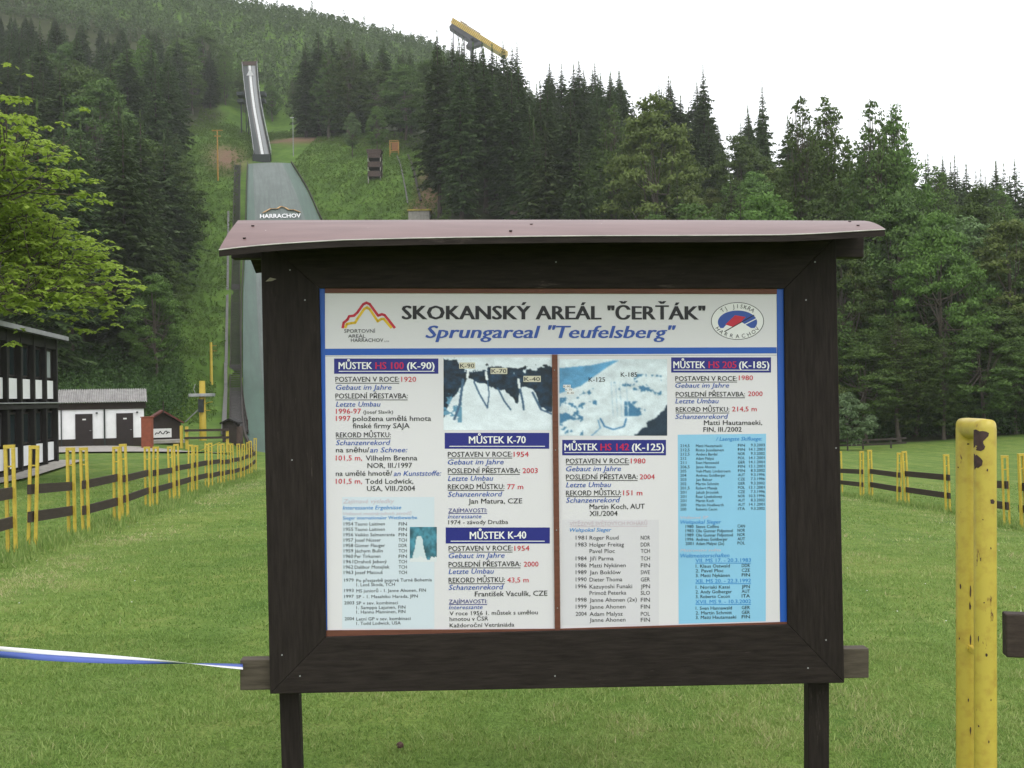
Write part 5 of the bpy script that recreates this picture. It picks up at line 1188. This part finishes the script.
SKY = ([0, 100, 235, 290, 320, 350, 410, 440, 470, 500, 540, 560, 600, 650, 700, 740, 780, 800, 870, 900, 920, 950, 1000, 1030, 1300], [18, 22, 30, 60, 30, 40, 45, 44, 52, 55, 62, 62, 70, 80, 90, 105, 112, 104, 106, 128, 146, 156, 164, 158, 150])
def cap_h(u, x, y, h, slack):
    z = hz(x, y); v = np.interp(u, *SKY) + slack; zt = P(u, v, y).z; return min(h, zt - z)
def scatter(poly, n, mind, kinds, hr, label, group, wide=(.9, 1.15), slack=(0, 25), tries=6000):
    us = [p[0] for p in poly]; ds = [p[1] for p in poly]; c = 0
    for _ in range(tries):
        if c >= n: break
        d = math.sqrt(random.uniform(min(ds) ** 2, max(ds) ** 2)); u = random.uniform(max(min(us), -90), min(max(us), 1115))
        if not inpoly(u, d, poly): continue
        x = P(u, 400, d).x
        if any((x - a) ** 2 + (d - b) ** 2 < mind ** 2 for a, b in PLACED): continue
        k = random.choices([a for a, _ in kinds], [b for _, b in kinds])[0]; h = cap_h(u, x, d, random.uniform(*hr), random.uniform(*slack))
        if h < 9: continue
        tree(k, x, d, h, label[k], group[k], random.uniform(*wide)); c += 1
    return c
def lab(where, gname):
    n = {'spruce': 'tall dark spruce ' + where, 'larch': 'yellowish green conifer ' + where, 'deep': 'deep green leafy tree ' + where, 'mid': 'fresh green leafy tree ' + where, 'olive': 'olive green leafy tree ' + where}
    g = {k: {'spruce': 'dark spruces ', 'larch': 'light conifers ', 'deep': 'deep green leafy trees ', 'mid': 'fresh green leafy trees ', 'olive': 'olive green leafy trees '}[k] + gname for k in n}
    return n, g
# hand placed trees that make the outlines
for (u, vt, d, k, w, l) in [(459, 42, 187, 'spruce', .95, 'straight spruce with bare lower trunk at the edge of the meadow'), (437, 36, 196, 'spruce', 1.05, 'tall spruce at the corner of the wood below the yellow tower'), (517, 46, 230, 'spruce', 1.0, 'pointed spruce on the skyline just beside the yellow tower foot'),
        (703, 70, 205, 'spruce', .85, 'spruce with the highest pointed tip above the leafy trees'), (762, 86, 190, 'spruce', .7, 'lone thin spruce tip rising between the leafy crowns'),
        (545, 128, 158, 'larch', 1.0, 'pale green larch in front of the dark spruce stand'), (579, 140, 152, 'larch', .8, 'rusty green conifer beside the pale green larch'),
        (376, 106, 262, 'mid', 1.0, 'round fresh green tree above the judges tower'), (352, 112, 264, 'light', .8, 'smaller fresh green tree behind the judges tower'), (800, 97, 128, 'deep', .8, 'airy tall leafy tree on the skyline left of the gap'), (827, 96, 132, 'mid', .75, 'airy tall leafy tree on the skyline over the board corner'), (872, 100, 120, 'deep', .85, 'tall leafy tree with feathery top right of the skyline gap'), (893, 104, 122, 'mid', .8, 'feathery leafy tree at the end of the high skyline'),
        (653, 92, 152, 'olive', .9, 'olive green leafy tree with light top behind the board roof'), (612, 104, 165, 'deep', .95, 'deep green leafy tree beside the spruce stand behind the roof'),
        (960, 212, 112, 'light', 1.35, 'broad light green tree above the meadow edge'), (1010, 218, 114, 'light', 1.2, 'second broad light green tree near the picture edge'), (846, 392, 84, 'pale', 1.0, 'pale silvery bush at the meadow edge beside the board frame')]:
    tree_top(k, u, vt, d, l, None, w, 3 if 'airy' in l or 'feathery' in l else (0 if k == 'mid' else None))
n1, g1 = lab('in the dense forest above the toilet block', 'above the toilet block')
F_L1 = [(-90, 92), (112, 95), (124, 98), (156, 150), (180, 200), (176, 255), (190, 290), (212, 330), (222, 400), (-90, 400)]
print('left', scatter(F_L1, 175, 4.6, [('spruce', 12), ('deep', 1.0), ('mid', .6)], (22, 33), n1, g1, (1.05, 1.4), (-6, 45), 20000))
n1b, g1b = lab('at the forest edge beside the grass strip', 'at the forest edge')
scatter([(140, 100), (158, 100), (180, 150), (192, 210), (186, 250), (172, 240), (160, 150)], 9, 4.5, [('deep', 1), ('mid', 1.5)], (9, 15), n1b, g1b)
n2, g2 = lab('in the dark stand between the meadow and the roof', 'in the dark stand')
F_M1 = [(440, 190), (480, 180), (560, 168), (600, 185), (700, 205), (720, 250), (590, 285), (480, 268), (445, 235)]
print('mid', scatter(F_M1, 62, 5.0, [('spruce', 1)], (25, 33), n2, g2, (1.1, 1.4), (-6, 30)))
n3, g3 = lab('in the group above the meadow', 'above the meadow')
print('up', scatter([(318, 292), (415, 272), (440, 252), (452, 300), (430, 335), (306, 335)], 20, 5.5, [('spruce', 5), ('deep', 1)], (22, 31), n3, g3, (1.1, 1.35), (-4, 35)))
for u, vt, d in ((463, 43, 232), (473, 47, 224), (482, 44, 236), (492, 49, 226), (503, 45, 238), (512, 50, 228), (452, 41, 240)): tree_top('spruce', u, vt, d, n2['spruce'], g2['spruce'], 1.15)
for u, vt, d in ((305, 42, 300), (318, 30, 300), (331, 32, 310), (347, 38, 298), (362, 46, 305), (383, 40, 300), (410, 52, 290)): tree_top('spruce', u, vt, d, n3['spruce'], g3['spruce'], 1.3)
n4, g4 = lab('in the mixed wood above the right meadow', 'in the mixed wood')
print('right', scatter([(640, 118), (720, 100), (1115, 97), (1115, 170), (900, 165), (640, 180)], 88, 4.2, [('deep', 4), ('olive', 1.8), ('mid', 1.4), ('larch', 1.4), ('spruce', .8)], (17, 27), n4, g4, (.8, 1.1), (2, 70)))
n5, g5 = lab('in the far row on the lower skyline', 'on the lower skyline')
print('far right', scatter([(700, 200), (890, 172), (1115, 178), (1115, 240), (720, 240)], 75, 4.4, [('spruce', 1)], (20, 30), n5, g5, (.9, 1.2), (-4, 14)))
n6, g6 = lab('at the front of the wood beside the meadow', 'beside the meadow')
print('front', scatter([(700, 92), (830, 95), (1115, 92), (1115, 100), (690, 104)], 26, 3.2, [('deep', 4), ('mid', 1), ('olive', 1)], (6, 13), n6, g6, (1.2, 1.5), (60, 120)))
n7, g7 = lab('behind the inrun of the ski jump', 'behind the inrun')
scatter([(215, 350), (320, 350), (320, 390), (215, 390)], 16, 6, [('mid', 2), ('deep', 1), ('spruce', .6)], (12, 20), n7, g7, (1, 1.2), (10, 60))
for (u, h) in ((318, 9), (350, 8), (370, 8), (399, 8), (417, 7), (283, 7), (296, 6)):     # thin bare survivors on the ridge
    d = 508; p = G(u, d); rr = random.Random(u); root = empty('bare_tree', p, 'thin half bare tree standing alone on the bright ridge', 'tree', 'thin trees on the ridge')
    mb = MB(); mb.tube([p - Vector((0, 0, 1)), p + Vector((0, 0, h * 1.2))], [.22, .06], 6); part(mb, 'trunk', M['bark_dark'], root)
    r = np.random.default_rng(u); n = 60; zz = r.uniform(.35, 1.2, n) ** 1 * h; c = np.stack([r.normal(0, .12 * h, n) * (1.3 - zz / h) + p.x, r.normal(0, .12 * h, n) + p.y, zz + p.z], 1); a = rvec(n, r) * .5; b = rvec(n, r) * .25
    o = link('crown', fast_mesh('crown', diamonds(c - np.array(p), a, b), 4, L_SPR[0]), root)

# the young maple leaning in from the left
def maple():
    base = G(-106, 31); rr = random.Random(4); r = np.random.default_rng(4); root = empty('maple_tree', base, 'bright yellow green maple spreading its boughs in front of the timber house', 'tree')
    c0 = P(-25, 222, 31) - base; mb = MB(); tips = []
    def grow(p, d, L, rad, depth):
        q = p + d * L; mid = p.lerp(q, .5) + Vector((rr.uniform(-1, 1), rr.uniform(-1, 1), rr.uniform(-.5, 1))) * L * .07
        mb.tube([p, mid, q], [rad, rad * .82, rad * .6], 7 if depth < 2 else 5, 0, False)
        if depth >= 4: tips.append((q, d)); return
        if depth >= 2: tips.append((mid, d))
        for k in range(3 if depth < 3 else 3):
            ax = Vector((rr.gauss(0, 1), rr.gauss(0, 1), rr.gauss(0, .6))).normalized(); nd = (d + ax * rr.uniform(.55, .95) + Vector((0, 0, .10))).normalized(); grow(q, nd, L * rr.uniform(.62, .86), rad * .6, depth + 1)
    top = Vector((.2, 0, 4.3)); mb.tube([Vector((0, 0, -.4)), Vector((.1, .05, 2.1)), top], [.30, .24, .21], 10)
    for k in range(7):
        an = 2 * math.pi * k / 7 + .3; grow(top + Vector((0, 0, .5 * k * .5)), Vector((math.cos(an) * .95, math.sin(an) * .8, rr.uniform(.35, 1.1))).normalized(), 2.3, .13, 0)
    mb.tube([top, top + Vector((.2, 0, 3)), top + Vector((.3, .1, 7.4))], [.2, .13, .04], 8)
    for z in (2.4, 3.4, 4.4, 5.4, 6.4): 
        for k in range(4): an = rr.uniform(0, 6.28); grow(top + Vector((.25, 0, z)), Vector((math.cos(an), math.sin(an), .5)).normalized(), 2.0 - .17 * z, .07, 1 if z < 5 else 2)
    mb.build('trunk', M['bark'], root)
    out = []
    for (p, d) in tips:
        for _ in range(3):
            p_ = np.array(p) + r.normal(0, .34, 3); n = int(r.uniform(9, 17)); an = r.uniform(0, 6.28, n); el = r.normal(0, .28, n); rad = r.uniform(.04, .26, (n, 1))
            dv = np.stack([np.cos(an), np.sin(an), el], 1); c = p_ + dv * rad * np.array([1, 1, .45]) ; c[:, 2] -= rad[:, 0] ** 2 * 1.2
            ax = dv + np.array([0, 0, -.45]); ax /= np.linalg.norm(ax, axis=1, keepdims=True); bx = np.cross(ax, np.array([0, 0, 1.]) + .35 * rvec(n, r)); bx /= np.linalg.norm(bx, axis=1, keepdims=True)
            s = r.uniform(.055, .105, (n, 1)); out.append(diamonds(c, ax * s, bx * s * .8))
    co = np.concatenate(out); print('maple leaves', len(co) // 4, len(tips))
    link('crown', fast_mesh('crown', co, 4, leafmat('young_maple_leaves', (.20, .29, .035), (.40, .52, .10), .5, .6, .0)), root)
maple()

# ------------------------------------------------------------------ stuff: young growth, weeds, lawn grass
def clumps(name, pts, hts, per, lsize, mat, seed, spread=.5):
    r = np.random.default_rng(seed); n = len(pts); c = np.repeat(pts, per, 0); h = np.repeat(hts, per)[:, None]; m = len(c)
    t = r.random((m, 1)) ** .8; off = rvec(m, r) * h * spread * (1 - .75 * t) * r.uniform(.4, 1, (m, 1)); off[:, 2] = (t[:, 0] * h[:, 0])
    ax = rvec(m, r); ax[:, 2] += .2; bx = np.cross(ax, rvec(m, r)); s = lsize * r.uniform(.6, 1.4, (m, 1)) * np.clip(h / np.mean(hts), .5, 1.6)
    return link(name, fast_mesh(name, diamonds(c + off, ax * s, bx * s * .5), 4, mat))
def pick(n, poly, seed, excl=None):
    r = random.Random(seed); us = [p[0] for p in poly]; ds = [p[1] for p in poly]; out = []
    while len(out) < n:
        d = math.sqrt(r.uniform(min(ds) ** 2, max(ds) ** 2)); u = r.uniform(min(us), max(us))
        if inpoly(u, d, poly) and not (excl and excl(u, d)): out.append((P(u, 400, d).x, d))
    a = np.array(out); return np.column_stack([a, hgt(a[:, 0], a[:, 1])])
L_YOUNG = leafmat('young_growth_leaves', (.044, .074, .029), (.115, .17, .062), .2, .035, .0)
p = pick(6500, [(225, 362), (330, 355), (470, 345), (540, 420), (540, 500), (430, 525), (-150, 560), (-150, 395), (215, 392)], 31); tag(clumps('young_growth', p, RNG.uniform(2, 7, len(p)), 44, .45, L_YOUNG, 31), 'young green growth covering the ridge behind the ski jump', 'undergrowth', None, 'stuff')
def on_land(u, d):
    if d < 58 or d > 300: return False
    x = P(u, 400, d).x; i = int(np.argmin(np.abs(LAND[:, 1] - d))); r = LAND[i]; return r[0] - .16 * r[3] < x < r[0] + 1.04 * r[3] or (262 < d < 268 and 245 < u < 275) or (402 < u < 436 and 185 < d < 204) or ((u - 228) / 13) ** 2 + ((d - 272) / 12) ** 2 < .75 + .5 * math.sin(u * 2.7 + d * 1.9)
L_WEED = leafmat('slope_weeds', (.068, .120, .019), (.115, .185, .034), .25, .06, .0)
p = pick(33000, [(150, 95), (430, 92), (455, 185), (450, 240), (430, 275), (330, 330), (290, 345), (205, 345), (180, 260), (184, 200), (166, 150)], 32, on_land); tag(clumps('slope_weeds', p, RNG.uniform(.15, .75, len(p)), 12, .10, L_WEED, 32, .9), 'rank weeds and grass covering the slope round the ski jump', 'weeds', None, 'stuff')
L_UND = leafmat('wood_edge_undergrowth', (.022, .05, .014), (.065, .12, .03), .25, .2, .0)
p = pick(1700, [(700, 93), (840, 94), (900, 98), (1115, 91), (1115, 105), (700, 108)], 33); q = pick(1500, [(-90, 80), (100, 80), (170, 88), (182, 110), (176, 150), (150, 125), (100, 118), (-90, 118)], 34)
p = np.concatenate([p, q]); tag(clumps('undergrowth', p, RNG.uniform(.9, 4.0, len(p)), 100, .115, L_UND, 33, .8), 'bushy undergrowth along the edges of the woods', 'undergrowth', None, 'stuff')

def vnoise(x, y, sc, seed):
    g = np.random.default_rng(seed).random((256, 256)); a = (x / sc + 1000.3) ; b = (y / sc + 1000.7); i = np.floor(a).astype(int); j = np.floor(b).astype(int); fx = a - i; fy = b - j
    fx = fx * fx * (3 - 2 * fx); fy = fy * fy * (3 - 2 * fy); i %= 256; j %= 256; i2 = (i + 1) % 256; j2 = (j + 1) % 256
    return g[j, i] * (1 - fx) * (1 - fy) + g[j, i2] * fx * (1 - fy) + g[j2, i] * (1 - fx) * fy + g[j2, i2] * fx * fy - .5
def grass():
    r = np.random.default_rng(77); cos, var = [], []
    def zone(n, d0, d1, hmean, w, marg):
        d = np.sqrt(r.uniform(d0 ** 2, d1 ** 2, n)); x = (r.uniform(-1, 1, n) * (.56 + marg)) * d
        # denser and paler patches
        pn = np.sin(x * 1.7 + np.sin(d * 1.1) * 1.5) * np.sin(d * 1.9 + np.sin(x * .8) * 2) * .5 + np.sin(x * .6 + d * .5) * .3
        z = hgt(x, d) if n < 5 else None
        return d, x, pn
    for (n, d0, d1, hm, w) in ((230000, 3.4, 7.5, .022, .0036), (160000, 7.5, 15, .026, .006), (130000, 15, 38, .032, .012)):
        d, x, pn = zone(n, d0, d1, hm, w, .14)
        # height by interpolation on a coarse grid
        gx_ = np.linspace(x.min() - .1, x.max() + .1, 90); gd_ = np.linspace(d0 - .1, d1 + .1, 90); XX, DD_ = np.meshgrid(gx_, gd_); ZZ = hgt(XX.ravel(), DD_.ravel()).reshape(XX.shape)
        fi = (x - gx_[0]) / (gx_[1] - gx_[0]); fj = (d - gd_[0]) / (gd_[1] - gd_[0]); i = fi.astype(int); j = fj.astype(int); fi -= i; fj -= j
        z = ZZ[j, i] * (1 - fi) * (1 - fj) + ZZ[j, i + 1] * fi * (1 - fj) + ZZ[j + 1, i] * (1 - fi) * fj + ZZ[j + 1, i + 1] * fi * fj
        z += .02 * np.sin(x * 1.3 + d * .7) * np.sin(d * 1.1 - x * .4) * np.clip((np.hypot(x, d) - 6) / 10, 0, 1)
        ck = vnoise(x, d, .075, 1) + .8 * vnoise(x, d, .22, 2); c1 = vnoise(x, d, .7, 3); c2 = vnoise(x, d, 2.2, 4)
        h = hm * r.uniform(.5, 1.5, n) * (1 + .9 * ck + .5 * c1); an = r.uniform(0, 6.28, n); lean = r.normal(0, .55, (n, 2)) * h[:, None]
        b = np.stack([x, d, z - .004], 1); wv = np.stack([np.cos(an), np.sin(an), 0 * an], 1) * (w * r.uniform(.6, 1.4, n))[:, None]
        tip = b + np.stack([lean[:, 0], lean[:, 1], h], 1)
        cos.append(np.stack([b - wv, b + wv, tip], 1).reshape(-1, 3)); 
        pl = np.interp(d, [q[1] for q in lf], [q[0] for q in lf]); pr = np.interp(d, [q[1] for q in rf], [q[0] for q in rf])
        edge = np.exp(-((x - pl - 1.1) / .55) ** 2) + np.exp(-((pr - x - 1.1) / .5) ** 2); out_ = ((x < pl + .5) | (x > pr - .5)) & (d > 10)
        pn2 = np.sin(x * .9 + 2 * np.sin(d * .37)) * np.sin(d * .55 + 1.3 * np.sin(x * .5)); sw = np.sin((x + d * .12) * 1.05 + .4 * np.sin(d * .3))
        var.append(np.clip(.47 + .30 * ck + .30 * c1 + .35 * c2 + .06 * pn2 + .07 * sw * (d > 7) + .28 * edge * (d > 9) - .10 * out_ + r.normal(0, .14, n), 0, 1))
    m, t, b = nodes('lawn_blades'); a = t.nodes.new('ShaderNodeAttribute'); a.attribute_name = 'var'
    rp = ramp(t, [(0, (.10, .178, .038)), (.42, (.20, .305, .075)), (.78, (.31, .385, .125)), (1, (.45, .42, .22))]); t.links.new(a.outputs['Fac'], rp.inputs[0])
    t.links.new(rp.outputs[0], b.inputs['Base Color']); b.inputs['Roughness'].default_value = .6; b.inputs['Specular IOR Level'].default_value = .2
    tr = t.nodes.new('ShaderNodeBsdfTranslucent'); t.links.new(rp.outputs[0], tr.inputs[0]); ms = t.nodes.new('ShaderNodeMixShader'); ms.inputs[0].default_value = .3
    t.links.new(b.outputs[0], ms.inputs[1]); t.links.new(tr.outputs[0], ms.inputs[2]); t.links.new(ms.outputs[0], t.nodes['Material Output'].inputs[0])
    tag(link('lawn_grass', fast_mesh('lawn_grass', np.concatenate(cos), 3, m, np.concatenate(var))), 'short mown grass of the lawn', 'grass', None, 'stuff')
    # long tufts under the fences
    pts = []
    for chain in (lf, rf):
        for a_, b_ in zip(chain, chain[1:]):
            k = int(math.dist(a_, b_) * 60); tt = r.random(k); pts.append(np.stack([a_[0] + (b_[0] - a_[0]) * tt + r.normal(0, .25, k), a_[1] + (b_[1] - a_[1]) * tt + r.normal(0, .15, k)], 1))
    q = np.concatenate(pts); q = np.column_stack([q, hgt(q[:, 0], q[:, 1])]); n = len(q); rep = 5; q = np.repeat(q, rep, 0) + np.column_stack([r.normal(0, .05, (n * rep, 2)), np.zeros(n * rep)])
    h = r.uniform(.05, .17, n * rep); an = r.uniform(0, 6.28, n * rep); wv = np.stack([np.cos(an), np.sin(an), 0 * an], 1) * .012; tip = q + np.stack([r.normal(0, .3, n * rep) * h, r.normal(0, .3, n * rep) * h, h], 1)
    tag(link('long_grass', fast_mesh('long_grass', np.stack([q - wv, q + wv, tip], 1).reshape(-1, 3), 3, m, r.uniform(.15, .85, n * rep))), 'longer uncut grass growing under the rail fences', 'grass', None, 'stuff')
    n = 110; d = np.sqrt(r.uniform(4 ** 2, 22 ** 2, n)); x = r.uniform(-.6, .6, n) * d; z = hgt(x, d) + .035; c = np.stack([x, d, z], 1); k = 6; rad = .0065
    fl_ = np.stack([c + np.array([math.cos(2 * math.pi * i / k) * rad, math.sin(2 * math.pi * i / k) * rad * 1.0, .004 * (i % 2)]) for i in range(k)], 1).reshape(-1, 3)
    tag(link('daisies', fast_mesh('daisies', fl_, k, plain('daisy_white', (.75, .75, .7), .7, .05))), 'tiny white daisies scattered over the lawn', 'daisies', None, 'stuff')
grass()
def clod():
    a = G(400, 3.9); mb = MB()
    for k in range(5): pass
    import bmesh
    b = bmesh.new(); bmesh.ops.create_icosphere(b, subdivisions=3, radius=.017)
    r = random.Random(3)
    for v in b.verts: n = v.co.normalized(); v.co *= 1 + .25 * math.sin(n.x * 5 + 1) * math.sin(n.y * 6) + r.uniform(-.06, .06); v.co.z *= .8
    me = bpy.data.meshes.new('clod'); b.to_mesh(me); b.free(); me.materials.append(plain('brown_clod', (.09, .05, .04), .9, .4, 90)); p = PL(400, 745); 
    # foot of the view ray on the lawn
    e = Vector((0, 0, EYE)); q = ray(400, 745); k = 3.0
    while (e + q * k).z > hz((e + q * k).x, (e + q * k).y) + .03: k += .02
    o = link('clod', me); o.location = e + q * k; tag(o, 'small brown clod of earth lying on the lawn under the board', 'clod')
clod()
